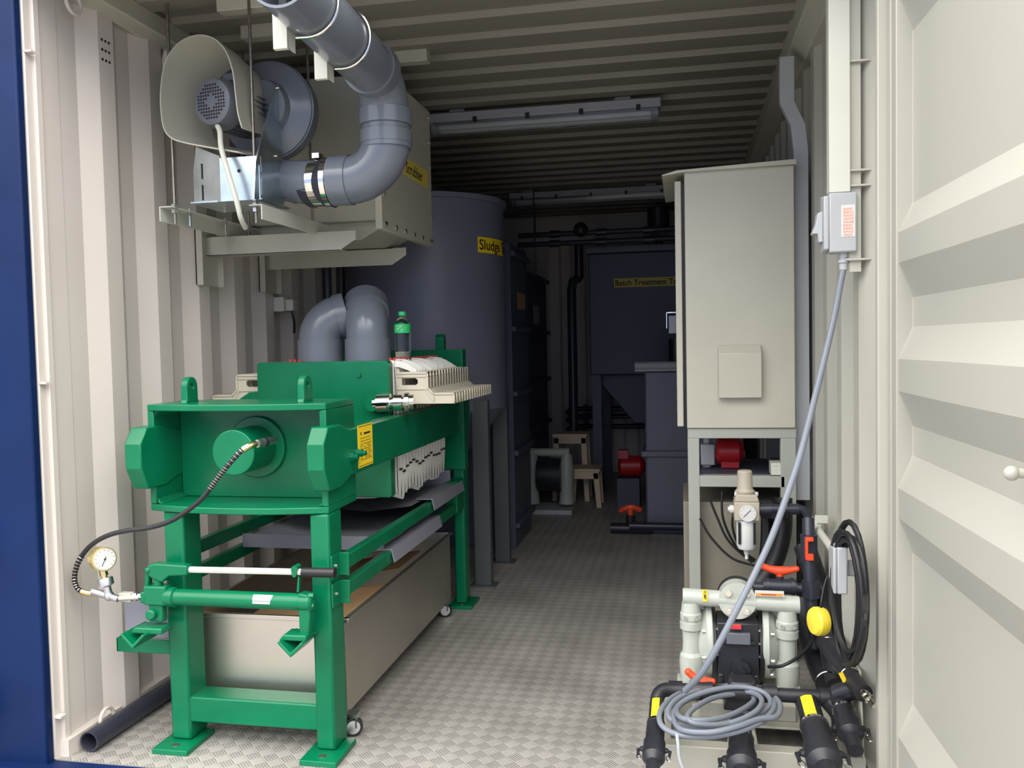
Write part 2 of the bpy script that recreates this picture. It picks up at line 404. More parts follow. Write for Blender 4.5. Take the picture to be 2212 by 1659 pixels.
# ---- vent and lashing rings on the left wall
m = MB()
for i in range(3):
    for j in range(3): m.cyl((.0355, .302+j*.017, 2.205-i*.031), (.0375, .302+j*.017, 2.205-i*.031), .0045, n=12)
m.build('wall_vent', 'motord', label='three by three grid of small black vent holes in left wall', cat='vent')
for nm, c, lb in (('top', (.02, .17, 2.27), 'white steel lashing ring high on left wall by the ceiling rail'), ('low', (.03, .17, .055), 'white steel lashing ring at floor level behind the grey pipe')):
    m = MB(); m.tube([V(*c)+V(.02+.0*i, .032*cos(a), .032*sin(a)) for i, a in enumerate([2*pi*k/20 for k in range(20)])], .006, 8, closed=True)
    m.box((c[0]-.03, c[1]-.012, c[2]-.012+(.034 if nm == 'top' else -.034)), (c[0]+.03, c[1]+.012, c[2]+.012+(.034 if nm == 'top' else -.034)))
    m.build('lashing_ring', 'wall', label=lb, cat='lashing ring', group='lashing rings on the left wall')
m = MB(); m.tube([(.07, .62, 2.27), (.045, .64, 2.235), (.04, .66, 2.18), (.05, .70, 2.15)], .014, 12, smooth=6); m.build('conduit_elbow', 'wall', label='short white conduit bend below the left ceiling rail', cat='conduit')

# ================================================================= FILTER PRESS
PX = .535
fp = thing('filter_press', (PX, .9, 0), 'large bright green plate filter press along the left wall', 'filter press')
def oct_bar(x0, x1, y0, y1, z0, z1, c=.035):
    m = MB(); zc = .5*(z0+z1)
    # chamfered nose at the front end
    P = [(y0+.035, z1+.022), (y0, z1-.025), (y0, z0+.045), (y0+.035, z0-.02), (y0+.12, z0-.022), (y0+.20, z0), (y1, z0), (y1, z1), (y0+.20, z1), (y0+.12, z1+.022)]
    m.prism(P, 'x', x0, x1); return m
oct_bar(.795, .848, .075, 1.78, .815, .958).build('tie_bar', 'green', fp, bevel=.004)
oct_bar(.218, .272, .075, 1.78, .815, .958).build('tie_bar', 'green', fp, bevel=.004)
m = MB()  # head: bowed top and bottom plates, side cheeks, web
def bow(y0, b, y1, x0=.247, x1=.825, n=12):
    return [(x0+(x1-x0)*i/n, y0-b*(1-((i/n-.5)*2)**2)) for i in range(n+1)]+[(x1, y1), (x0, y1)]
m.prism(bow(.15, .035, .37), 'z', 1.026, 1.046)
m.prism(bow(.15, .045, .37), 'z', .722, .742)
m.box((.247, .15, .742), (.268, .37, 1.026)); m.box((.804, .15, .742), (.825, .37, 1.026))
m.box((.268, .29, .742), (.804, .31, 1.026))
for sx in (.268, .804): # inner fillets
    for sz in (.742, 1.026):
        k = 1 if sx < .5 else -1; q = 1 if sz < .9 else -1
        m.prism([(sx, sz), (sx+k*.018, sz), (sx+k*.006, sz+q*.006), (sx, sz+q*.018)], 'y', .155, .29)
m.build('press_head', 'green', fp, bevel=.003)
m = MB(); m.cyl((PX, .31, .902), (PX, .275, .902), .096, n=48); m.cyl((PX, .29, .902), (PX, .135, .902), .068, n=48); m.cyl((PX, .31, .902), (PX, .80, .905), .045, n=32)
ram = m.build('ram_cylinder', 'green', fp, bevel=.003)
for x in (.345, .728):   # lifting eyes
    m = MB(); pts = [(.188, 1.045), (.262, 1.045), (.256, 1.055)]+[(.225+.030*cos(a), 1.096+.030*sin(a)) for a in [pi*i/10 for i in range(11)]]+[(.194, 1.055)]
    hole = [(.225+.009*cos(-a), 1.096+.009*sin(-a)) for a in [2*pi*i/12 for i in range(12)]]
    m.prism(pts, 'x', x-.011, x+.011, holes=[hole]); m.build('lifting_eye', 'green', fp, bevel=.003)
# legs with foot plates
def leg(x0, x1, y0, y1, ztop, foot):
    m = MB(); m.box((x0, y0, .016), (x1, y1, ztop)); l_ = m.build('leg', 'green', fp, bevel=.008)
    m = MB(); fx0, fy0, fx1, fy1 = foot; hc = ((fx0+fx1)/2, fy0+.035)
    m.prism([(fx0, fy0), (fx1, fy0), (fx1, fy1), (fx0, fy1)], 'z', 0, .016)
    f = m.build('foot_plate', 'green', l_, bevel=.002)
    m = MB(); m.cyl((hc[0], hc[1], .016), (hc[0], hc[1], .0175), .011, n=16); m.build('bolt_hole', 'rod', f)
leg(.290, .356, .145, .245, .722, (.268, .075, .384, .235))
leg(.765, .825, .145, .245, .722, (.742, .075, .855, .235))
leg(.270, .325, 1.62, 1.70, .80, (.25, 1.58, .37, 1.74))
leg(.800, .852, 1.62, 1.70, .80, (.775, 1.58, .885, 1.74))
m = MB(); m.box((.345, .150, .070), (.775, .240, .150)); m.build('cross_beam', 'green', fp, bevel=.006)
# end head at the rear, and the moving follower plate
m = MB(); m.box((.245, 1.60, .64), (.865, 1.66, 1.188)); m.build('end_plate', 'green', fp, bevel=.004)
m = MB(); pts = [(1.61, 1.185), (1.65, 1.185)]+[(1.63+.02*cos(a), 1.235+.024*sin(a)) for a in [pi*i/10 for i in range(11)]]
m.prism(pts, 'x', .735, .775); m.build('lifting_eye', 'green', fp, bevel=.003)
m = MB(); m.prism([(.282+.0, .655), (.790, .655), (.795, .665), (.795, 1.146), (.787, 1.156), (.286, 1.156), (.278, 1.148), (.278, .665)], 'y', .79, .838)
m.cyl((PX, .79, .905), (PX, .765, .905), .10, n=40)
m.prism([(.20, .985), (.30, .985), (.30, 1.05), (.24, 1.045), (.20, 1.02)], 'y', .793, .832)
fo = m.build('follower_plate', 'green', fp, bevel=.003)
m = MB(); bolt(m, (.682, .79, 1.105), (0, -1, 0), .009, .008); m.cyl((.745, .79, 1.003), (.745, .745, 1.003), .028, n=24); m.build('boss', 'green', fo)
# chrome discharge coupling beside the follower
m = MB(); c = V(.745, .76, 1.003)
m.lathe(c, (1, .12, .02), [(0, .022), (.012, .022), (.014, .032), (.056, .032), (.058, .034), (.064, .034), (.066, .021), (.076, .021), (.078, .030), (.108, .030), (.110, .022), (.116, .022), (.118, .035), (.134, .035), (.136, .027), (.15, .027)], 8*4)
m.build('chrome_coupling', 'chrome', fp, label='pair of shiny nickel hose couplings')
# cross rails carrying the drip tray
def rail(p0, p1, w=.028, h=.044):
    m = MB(); (x, y0, z0), (_, y1, z1) = p0, p1
    m.prism([(y0, z0-h/2), (y1, z1-h/2), (y1, z1+h/2), (y0, z0+h/2)], 'x', x-w/2, x+w/2); return m
for xx in (.832, .262):
    rail((xx, .24, .560), (xx, 1.62, .555)).build('tray_rail', 'green', fp, bevel=.003)
    rail((xx, .24, .478), (xx, 1.62, .482)).build('tray_rail', 'green', fp, bevel=.003)
for z in (.562, .478):
    m = MB(); s_ = .05
    m.box((.826, .20, z-.035), (.862, .206, z+.035)); m.box((.826, .145, z-.035), (.832, .206, z+.035)); br = m.build('rail_bracket', 'green', fp, bevel=.002)
    m = MB(); bolt(m, (.832, .175, z), (1, 0, 0), .006, .004); m.build('screw', 'zinc', br)
m = MB(); m.box((.80, 1.50, .46), (.85, 1.62, .60)); m.build('gusset_plate', 'green', fp, bevel=.003)
# warning label
m = MB(); a, b = at(777, 920, x=.848), at(810, 1000, x=.848)
y0, y1, z0, z1 = .335, .462, .828, .962
m.box((.848, y0, z0), (.8492, y1, z1)); wl = m.build('warning_label', 'yellow', fp, label='yellow warning label')
m = MB()
for (za, zb, ya, yb) in [(z1-.006, z1-.004, y0+.004, y1-.004), (z0+.004, z0+.006, y0+.004, y1-.004), (.930, .936, y0+.05, y1-.02), (.930, .939, y0+.022, y0+.03)]:
    m.box((.8492, ya, za), (.8494, yb, zb))
z = .918
while z > z0+.018:
    yy = y0+.02
    while yy < y1-.02:
        w = random.uniform(.006, .014)
        if random.random() < .85: m.box((.8492, yy, z), (.8494, min(yy+w, y1-.012), z+.0022))
        yy += w+.003
    z -= random.choice((.0055, .0055, .009))
m.build('lettering', 'ink', wl)
m = MB()
for (yy, zz_, r, l) in ((.275, .873, .016, .012), (.315, .880, .013, .022)):
    m.cyl((.848, yy, zz_), (.848+l, yy, zz_), r, n=6); m.cyl((.848+l, yy, zz_), (.848+l+.012, yy, zz_), r*.6, n=16)
m.build('tie_bolt', 'green', fp)
# bracket arm on the left leg holding sheets
m = MB(); m.box((.098, .165, .272), (.292, .171, .316)); m.box((.098, .165, .272), (.104, .235, .316)); m.build('side_arm', 'green', fp, bevel=.002)
# angle arms that carry the hand pump
def angle_arm(x, dirx):
    m = MB(); L_ = [(0, 0), (.036, -.036), (.032, -.040), (-.004, -.004), (-.040, -.040), (-.044, -.036), (-.004, .004)]
    return m
for (xa, y0_, y1_) in ((.245, .035, .155), (.745, .035, .155)):
    m = MB(); zc = .372; r = .040
    pts = [(xa, zc-r), (xa+r, zc), (xa+r-.006, zc+.006), (xa, zc-r+.012), (xa-r+.006, zc+.006), (xa-r, zc)]
    m.prism([(p_[0], p_[1]) for p_ in pts], 'y', y0_, y1_)
    m.build('pump_arm', 'green', fp, bevel=.002)

# hydraulic hand pump mounted on the legs
hp = thing('hand_pump', (.53, .09, .36), 'green hydraulic hand pump with white lever bolted across the press legs', 'hydraulic pump')
yc, zc = .095, .475
m = MB(); m.lathe((.325, yc, zc), (1, 0, 0), [(0, .026), (.012, .030), (.03, .030), (.034, .0245), (.43, .0245), (.432, .027), (.462, .027), (.468, .022), (.472, .012)], 32)
m.build('oil_reservoir', 'green', hp)
m = MB(); m.box((.262, yc-.022, .452), (.335, yc+.022, .510)); m.box((.245, yc-.016, .455), (.27, yc+.016, .490)); m.cyl((.300, yc, .50), (.300, yc, .545), .013); m.box((.272, yc-.014, .40), (.318, yc+.014, .455))
m.cyl((.285, yc-.03, .425), (.285, yc+.03, .425), .016); m.build('pump_block', 'green', hp, bevel=.005)
m = MB(); m.prism([(.262, .548), (.275, .572), (.30, .578), (.405, .574), (.405, .544), (.345, .540), (.32, .520), (.29, .53)], 'y', yc-.016, yc+.016)
m.cyl((.275, yc-.02, .556), (.275, yc+.02, .556), .009); m.prism([(.258, .50), (.272, .50), (.278, .560), (.262, .560)], 'y', yc-.012, yc+.012); m.build('lever_socket', 'green', hp, bevel=.005)
m = MB(); m.cyl((.40, yc, .5585), (.772, yc, .5625), .0095, n=8); lev = m.build('lever', 'white', hp, label='white lever bar')
m = MB(); m.cyl((.762, yc, .562), (.862, yc, .563), .014, n=20); m.build('grip', 'black', lev)
m = MB(); m.prism([(.738, .55), (.746, .55), (.752, .568), (.752, .580), (.742, .584), (.733, .577), (.733, .570)], 'y', yc-.014, yc+.014); m.prism([(.745, .505), (.751, .505), (.755, .55), (.75, .55)], 'y', yc-.006, yc+.006); m.build('lever_catch', 'green', hp)
m = MB(); m.prism([(.755, .505), (.785, .50), (.79, .44), (.785, .385), (.755, .385), (.755, .43)], 'y', yc-.02, yc+.02); m.prism([(.70, .372), (.785, .372), (.785, .390), (.715, .390)], 'y', yc-.04, yc+.02)
m.prism([(.225, .372), (.33, .372), (.33, .390), (.24, .390)], 'y', yc-.04, yc+.02); m.build('mounting_foot', 'green', hp, bevel=.004)
m = MB()
for z in (.497, .468): m.cyl((.785, yc-.01, z), (.80, yc-.01, z), .0085, n=6)
m.build('cap_screw', 'green', hp)
m = MB()
for x0_, x1_ in ((.335, .352), (.615, .672)):
    P = []
    for xx in (x0_, x1_):
        sh = .008 if xx == x1_ else 0
        P.append([(xx+sh*(k-3)/3*.3, yc-.0252*cos(radians(-8+k*9)), zc+.0252*sin(radians(-8+k*9))) for k in range(8)])
    m.grid(P)
m.build('silver_label', 'chrome', hp)
# gauge, tee and pressure hose
g = thing('pressure_gauge', (.12, .09, .47), 'round brass pressure gauge with white dial near left wall', 'gauge')
gp = at(222, 1207, y=.06); gd = V(.84, -.52, .06).normalized()
m = MB(); m.lathe(gp-gd*.030, gd, [(0, .030), (.004, .034), (.038, .034), (.040, .036), (.044, .036), (.045, .032)], 40); m.build('gauge_case', 'brassp', g)
m = MB(); m.cyl(gp+gd*.0152, gp+gd*.0158, .0315, n=40); dial = m.build('dial', 'paper', g)
gx = gd.cross(V(0, 0, 1)).normalized()*-1; gz = gx.cross(gd).normalized()*-1
if gz.z < 0: gz = -gz
m = MB()
for k in range(11):
    a = radians(225-27*k); d_ = gx*cos(a)+gz*sin(a); p = gp+gd*.0161
    m.tube([p+d_*.025, p+d_*.028], .0007, 4)
p = gp+gd*.0163; d_ = (gx*-.45+gz*-.9).normalized(); m.tube([p-d_*.008, p+d_*.022], .0009, 5); m.cyl(p, p+gd*.001, .003, n=12)
m.build('needle', 'ink', dial)
m = MB(); b0 = gp-gd*.012+V(.004, 0, -.034); m.cyl(b0, b0+V(.004, 0, -.018), .012, n=6); m.cyl(b0+V(.004, 0, -.016), b0+V(.006, 0, -.028), .008); m.build('hex_nut', 'brass', g)
m = MB(); q0 = b0+V(.006, 0, -.024); m.lathe(q0, (.2, 0, -1), [(0, .02), (.004, .022), (.022, .022), (.028, .011), (.06, .012), (.064, .008)], 24)
q1 = q0+V(.012, 0, -.055); m.cyl(q1, q1+V(-.055, 0, .012), .011); m.sphere(q1, .015); m.cyl(q1, q1+V(.03, 0, -.008), .010); m.build('steel_tee', 'alu', g)
m = MB(); p1 = V(.245, .09, .472); p0 = q1+V(.03, 0, -.006); dd = (p1-p0)
m.cyl(p0, p1, .007); m.box((.175, .078, .458), (.215, .102, .484)); m.build('valve_block', 'cream', g, bevel=.002)
m = MB(); m.cyl((.219, .09, .472), (.232, .09, .473), .013, n=6); m.cyl((.236, .09, .473), (.25, .09, .474), .011, n=6); m.build('union_nut', 'chrome', g)
hpts = [(600, 950, .20), (575, 955, .13), (545, 961, .075), (522, 974, .055), (495, 1002, .045), (465, 1040, .035), (437, 1076, .03), (405, 1103, .03), (365, 1127, .03), (320, 1140, .035), (275, 1146, .04), (235, 1156, .045), (203, 1173, .05), (180, 1196, .055), (166, 1222, .06), (161, 1250, .065), (168, 1272, .072), (188, 1281, .08), (208, 1281, .085)]
HP = [at(a, b, y=c) for a, b, c in hpts]; HS = spline(HP, 8)
hose = thing('pressure_hose', HS[60], 'black rubber hose looping from the ram down to the brass gauge', 'hose')
m = MB(); m.tube(HS[18:-6], .0072, 12); m.build('rubber_hose', 'black', hose)
def coil(pts, R, r, turns_per_m=150):
    out = []; L_ = 0; P = spline(pts, 6); nrm = (P[1]-P[0]).orthogonal().normalized()
    for i in range(len(P)-1):
        a, b = P[i], P[i+1]; T = (b-a).normalized(); nrm = (nrm-T*nrm.dot(T)).normalized(); bi = T.cross(nrm); d = (b-a).length
        k = max(2, int(d*turns_per_m*8))
        for j in range(k):
            ph = 2*pi*(L_+d*j/k)*turns_per_m; out.append(a.lerp(b, j/k)+(nrm*cos(ph)+bi*sin(ph))*R)
        L_ += d
    return out
for seg in (HS[22:46], HS[104:-12]):
    m = MB(); acc = 0
    for i in range(1, len(seg)-1):
        acc += (seg[i]-seg[i-1]).length
        if acc > .0078:
            acc = 0; T = (seg[i+1]-seg[i-1]).normalized(); n_ = T.orthogonal().normalized(); b_ = T.cross(n_)
            m.tube([seg[i]+(n_*cos(2*pi*k/14)+b_*sin(2*pi*k/14))*.0092+T*.0011*sin(2*pi*k/14) for k in range(14)], .0012, 5, closed=True)
    m.build1('spring_guard', 'chrome', hose)
m = MB(); m.tube(HS[14:24], .0095, 10); m.tube(HS[-14:], .0085, 10); m.build('crimp_ferrule', 'brass', hose)
m = MB(); m.tube(HS[2:14], .0115, 14); m.build('quick_coupler', 'alu', hose)
m = MB(); m.tube(HS[8:11], .0135, 14); m.build('coupler_sleeve', 'blackp', hose)

# ---- filter plates, every one its own thing
NP, YP0, DP = 16, .862, .040
def make_plate():
    r = thing('filter_plate', (PX, YP0, .66), 'foremost ivory filter plate with slotted handles, right behind the green follower', 'filter plate', 'ivory filter plates hanging in the press')
    xc = .54
    def half(s):
        return [(xc+s*.262, 1.150), (xc+s*.275, 1.112), (xc+s*.385, 1.112), (xc+s*.385, 1.052), (xc+s*.392, 1.040), (xc+s*.405, 1.034), (xc+s*.480, 1.034), (xc+s*.484, 1.028), (xc+s*.484, .998), (xc+s*.480, .994), (xc+s*.262, .994), (xc+s*.25, .975), (xc+s*.235, .94), (xc+s*.235, .68)]
    R_ = half(1); L_ = half(-1)
    slotR = [(xc+s_, z) for s_, z in ((.282, 1.088), (.335, 1.088), (.343, 1.081), (.343, 1.069), (.335, 1.062), (.282, 1.062))]
    slotL = [(2*xc-x, z) for x, z in slotR][::-1]
    m = MB(); m.prism(R_+L_[::-1], 'y', YP0-.004, YP0+.006, holes=[slotR[::-1], slotL[::-1]])
    body = m.build('plate_body', 'ivory', r, bevel=.0012)
    m = MB()   # raised rims on the handles
    for s in (1, -1):
        def X(a): return xc+s*a
        for (a0, a1, z0, z1) in ((.262, .385, 1.104, 1.112), (.377, .385, 1.052, 1.112), (.262, .385, 1.046, 1.051), (.262, .484, .994, 1.001), (.400, .484, 1.027, 1.034), (.478, .484, .994, 1.034), (.262, .385, 1.092, 1.095), (.400, .405, .997, 1.030)):
            xa, xb = sorted((X(a0), X(a1))); m.box((xa, YP0-.008, z0), (xb, YP0+.010, z1))
        m.prism([(X(.377), 1.052), (X(.385), 1.052), (X(.405), 1.034), (X(.405), 1.028), (X(.398), 1.030)], 'y', YP0-.008, YP0+.010)
        m.prism([(X(.369), 1.050), (X(.375), 1.050), (X(.402), 1.018), (X(.402), 1.0), (X(.395), 1.01)], 'y', YP0-.007, YP0+.009)
    m.build('handle_rim', 'ivory', r)
    m = MB()   # cloth draped over the plate
    for k in (-1, 1):
        yy = YP0+k*.0135; P = []
        cols = [-.258, -.25, -.15, 0, .15, .25, .258]
        for z in (1.145, 1.12, .99, .9, .8, .72, .68, .655):
            P.append([(xc+c*(1 if z < 1.15 else .97), yy+.004*sin(c*60+z*31+k)*(1 if z < .95 else .4)+(k*.004), z+(.012*sin(c*37+k*2) if z < .7 else 0)) for c in cols])
        m.grid(P)
    P = [[(xc+c, YP0+k, z) for c in (-.25, -.1, .1, .25)] for k, z in ((-.015, 1.145), (0, 1.151), (.015, 1.145))]; m.grid(P)
    for c in (-.262, .262):
        P = [[(xc+c+random.uniform(-.004, .006), YP0+k*.017, z) for k in (-1, -.3, .4, 1)] for z in (1.155, 1.10, 1.03, .95, .90, .83, .76, .70, .652)]; m.grid(P)
    cl = m.build('filter_cloth', 'cloth', r); m = MB()
    for s_ in (1,):
        q = [(.235, 1.154, -.014), (.275, 1.152, -.006), (.305, 1.140, .006), (.335, 1.119, .016)]
        m.grid([[(xc+s_*x_, YP0+dy-.004, z_), (xc+s_*x_, YP0+dy, z_+.002), (xc+s_*x_, YP0+dy+.005, z_), (xc+s_*x_, YP0+dy+.007, z_-.022)] for x_, z_, dy in q])
        m.grid([[(xc+s_*x_, YP0+dy-.004, z_), (xc+s_*x_, YP0+dy-.005, z_-.022)] for x_, z_, dy in q])
    m.build('cloth_flap', 'cloth', r)
    m = MB()
    for j in range(3):
        m.tube([(xc+.268, YP0-.014+j*.010, .752), (xc+.269, YP0-.009+j*.010, .748)], .003, 5)
    m.build('cloth_tie', 'ink', cl)
    m = MB(); m.cyl((xc+.240, YP0, 1.148), (xc+.240, YP0, 1.165), .0045, n=12); m.build('plug', 'reddot', r)
    m = MB(); m.cyl((xc-.16, YP0, 1.148), (xc-.16, YP0, 1.165), .0045, n=12); m.build('plug', 'reddot', r)
    return r
pl0 = make_plate()
for i in range(1, NP):
    ORD = ['', 'second', 'third', 'fourth', 'fifth', 'sixth', 'seventh', 'eighth']
    lb = 'ivory filter plate, %s one back from the green follower plate' % ORD[i] if i < 8 else 'ivory filter plate, %s one counted forward from the rear green head' % ORD[max(0, NP-1-i)]
    c = copy_tree(pl0, delta=(0, DP*i, 0), label=lb if i < NP-1 else 'rearmost ivory filter plate, its stepped handle nearest the rear green head')
    for ch in [o for o in bpy.data.objects if o.parent == c and o.name.startswith('filter_cloth')]:
        z = random.uniform(-.004, .010); ch.location.z += 0; ch.scale.z = 1+.022*sin(i*1.1+.5)+random.uniform(-.015, .015); ch.location.z = ch.location.z+(1-ch.scale.z)*.50
    for ch in [o for o in bpy.data.objects if o.parent == c and o.name.startswith('cloth_flap')]:
        ch.location.z += random.choice((-.009, -.003, .0, .004)); ch.rotation_euler.z = random.uniform(-.09, .09); ch.location.y += random.uniform(-.01, .01)
# two grey elbows parked on the plate pack
el = thing('pipe_elbow', (.622, 1.02, 1.165), 'grey plastic pipe elbow bending backwards, standing on the press beside the bottle', 'pipe elbow', 'grey elbows standing on the filter press')
r_ = .083
def parked_elbow(el, base, dv, z1, R2, ang, tail):
    dv = Vector(dv).normalized(); m = MB()
    ctr = [base+V(0, 0, 1.155), base+V(0, 0, z1)]+arc(base+dv*R2+V(0, 0, z1), R2, pi, pi-ang, tuple(dv), (0, 0, 1), 12)
    m.tube(ctr, r_, 40, caps=False); m.build('elbow_body', 'pvc', el)
    m = MB(); m.ring(base+V(0, 0, 1.152), base+V(0, 0, 1.240), r_+.006, r_-.006, 44); m.build('socket', 'pvc', el)
    e1 = ctr[-1]; d1 = (ctr[-1]-ctr[-2]).normalized(); m = MB(); m.ring(e1-d1*.012, e1+d1*tail, r_+.006, r_-.006, 44); m.build('socket', 'pvc', el)
parked_elbow(el, V(.632, 1.02, 0), (-.38, .92, 0), 1.25, .11, radians(58), .065)
el2 = thing('pipe_elbow', (.41, 1.04, 1.165), 'grey plastic pipe elbow bending sideways, nearest the wall on top of the press', 'pipe elbow', 'grey elbows standing on the filter press')
parked_elbow(el2, V(.425, 1.04, 0), (.92, .38, 0), 1.238, .095, radians(80), .03)
# water bottle
bt = thing('water_bottle', (.783, 1.0, 1.152), 'clear plastic water bottle with green cap and label on top of the press', 'bottle')
m = MB(); m.lathe((.783, 1.0, 1.152), (0, 0, 1), [(0, .026), (.004, .031), (.03, .031), (.034, .029), (.06, .031), (.08, .029), (.10, .031), (.135, .031), (.155, .024), (.168, .012), (.176, .012)], 28); m.build('bottle_body', 'pet', bt)
m = MB(); m.ring((.783, 1.0, 1.258), (.783, 1.0, 1.291), .0318, .0312, 32); m.build('label_sleeve', 'petg', bt)
m = MB()
for x_, z_, l_ in ((.770, 1.281, .010), (.772, 1.275, .016), (.769, 1.269, .008), (.786, 1.268, .009), (.784, 1.283, .006)):
    m.tube([(x_+l_*k/4, 1.0-sqrt(.0321**2-(x_+l_*k/4-.783)**2), z_+.0015*k) for k in range(5)], .0011, 5)
m.build('label_print', 'paper', bt)
m = MB(); m.cyl((.783, 1.0, 1.325), (.783, 1.0, 1.340), .0145, n=24); m.build('cap', 'petg', bt)

# drip tray sheets below the press
dt = thing('drip_tray', (.55, 1.0, .45), 'grey plastic drip tray slung between the green rails under the press', 'drip tray')
m = MB(); m.box((.284, .63, .498), (.815, .640, .546)); m.grid([[(.284, .64, .53), (.284, 1.58, .53)], [(.40, .64, .505), (.40, 1.58, .505)], [(.55, .64, .50), (.55, 1.58, .50)], [(.70, .64, .505), (.70, 1.58, .505)], [(.815, .64, .53), (.815, 1.58, .53)]]); m.build('tray_sheet', 'sheet', dt)
def angle_cover(x, y0, y1, z, w=.03, h=.045):
    m = MB(); t = .004
    m.prism([(x-w, z), (x-w, z-t), (x+.014, z-t), (x+.024, z-h), (x+.028, z-h), (x+.018, z)], 'y', y0, y1); return m
angle_cover(.832, 1.12, 1.60, .592, .05).build('edge_strip', 'sheet', dt)
angle_cover(.832, .62, 1.22, .506).build('edge_strip', 'sheet', dt)
m = MB(); m.grid([[(.80, 1.0, .585), (.80, 1.58, .585)], [(.62, 1.0, .56), (.62, 1.58, .56)], [(.30, 1.0, .585), (.30, 1.58, .585)]]); m.box((.29, 1.575, .50), (.80, 1.582, .64)); m.build('deflector_sheet', 'sheet', dt)
# sludge trolley
tr = thing('sludge_trolley', (.55, .9, 0), 'open stainless steel trolley bin on castors under the press', 'trolley')
x0, x1, y0, y1, zb, zt, t = .275, .812, .275, 1.50, .072, .372, .003
m = MB()
m.box((x0, y0, zb), (x1, y0+t, zt)); m.box((x0, y1-t, zb), (x1, y1, zt)); m.box((x0, y0, zb), (x0+t, y1, zt)); m.box((x1-t, y0, zb), (x1, y1, zt)); m.box((x0, y0, zb), (x1, y1, zb+t))
m.box((x0-.004, y0-.004, zt-.014), (x1+.012, y0+.012, zt)); m.box((x1-.004, y0, zt-.004), (x1+.014, y1, zt)); m.box((x0-.01, y0, zt-.004), (x0+.004, y1, zt))
m.build('bin', 'steel', tr, bevel=.0012)
for (cx, cy) in ((.835, .285), (.40, .315), (.80, 1.47), (.33, 1.44)):
    w = MB(); ax = V(.45, -.89, 0).normalized(); c = V(cx-.01, cy, .030)
    w.cyl(c-ax*.011, c+ax*.011, .030, n=28); k = w.build('castor', 'black', tr, bevel=.003)
    w = MB(); w.cyl(c-ax*.0125, c+ax*.0125, .021, n=20)
    w.box((c.x-.016, c.y-.013, .028), (c.x-.013, c.y+.016, .070)); w.box((c.x+.013, c.y-.013, .028), (c.x+.016, c.y+.016, .070)); w.box((c.x-.018, c.y-.018, .062), (c.x+.018, c.y+.02, .073)); w.build('castor_fork', 'zinc', k)
for i, (ya, yb, xa, xb, z0_, z1_, lb) in enumerate(((.33, .72, .36, .79, .345, .30, 'brown cardboard sheet lying at the front of the trolley bin'), (.86, 1.13, .36, .79, .368, .325, 'brown cardboard sheet lying further back in the trolley bin'))):
    m = MB(); th = .004
    m.grid([[(xa, ya, z0_-.06), (xb, ya, z0_+.012)], [(xa, yb, z0_-.06), (xb, yb, z0_+.012)]]); m.grid([[(xa, ya, z0_-.06-th), (xb, ya, z0_+.012-th)], [(xa, yb, z0_-.06-th), (xb, yb, z0_+.012-th)]]); m.build('cardboard_sheet', 'kraft', label=lb, cat='cardboard', group='cardboard in the trolley bin')
m = MB(); m.box((.125, .175, .316), (.285, .181, .445)); m.build('plastic_sheet', 'sheet', label='light grey plastic sheet standing behind the green side arm', cat='plastic sheet')
m = MB(); a, b = V(.072, .055, .033), V(.10, 1.5, .033); m.ring(a, b, .031, .026, 32); m.build('floor_pipe', 'pvcd', label='long dark grey open pipe lying along the left wall floor', cat='pipe')

# ================================================================= BLOWER HUNG FROM THE CEILING
sf = thing('hanging_frame', (.30, .7, 1.63), 'white steel channel frame hung on threaded rods under the blower', 'frame')
def channel(x, s, y0, y1, z):
    m = MB(); m.box((x-.022, y0, z-.004), (x+.022, y1, z)); m.box((x+s*.022-.002, y0, z-.050), (x+s*.022+.002, y1, z)); return m
channel(.150, -1, .44, 1.06, 1.692).build('channel', 'white', sf, bevel=.001)
channel(.475, 1, .44, .98, 1.682).build('channel', 'white', sf, bevel=.001)
for (x, y, z) in ((.165, .47, 1.69), (.462, .47, 1.68), (.165, .98, 1.69), (.462, .92, 1.68)):
    m = MB(); m.cyl((x, y, z-.055), (x, y, 2.375), .0052, n=12); rd = m.build('threaded_rod', 'rod', sf)
    m = MB(); m.cyl((x, y, z), (x, y, z+.012), .011, n=6); m.cyl((x, y, z-.018), (x, y, z-.005), .011, n=6); m.build('nut', 'zinc', rd)
m = MB()
for y in (.56, .80): m.cyl((.165, y, 1.64), (.165, y, 1.70), .005, n=10); m.cyl((.165, y, 1.675), (.165, y, 1.684), .010, n=6)
m.build('bolt', 'zinc', sf)
for y, lb, xa, xb in ((.47, 'white flat bar across the ceiling nearest the door, above the hood', at(468, 38, y=.47).x, .70), (.72, 'white flat bar across the ceiling above the scrubber front', at(520, 92, y=.72).x, .72), (1.12, 'white flat bar across the ceiling behind the grey duct', .55, at(923, 178, y=1.12).x)):
    m = MB(); m.box((xa, y, 2.325), (xb, y+.05, 2.372)); m.build('ceiling_bar', 'cream', label=lb, cat='steel bar', group='bars fixed across the ceiling', bevel=.002)
bl = thing('blower', (.40, .6, 1.69), 'grey centrifugal blower with motor under a cream hood, hung from the ceiling', 'blower')
ax = V(.22, 1, .02).normalized()
mc = at(456, 219, y=.425); m = MB()
m.lathe(mc, ax, [(0, .066), (.004, .074), (.045, .083), (.065, .083), (.067, .074), (.27, .074)], 36); mo = m.build('motor', 'motor', bl)
m = MB()
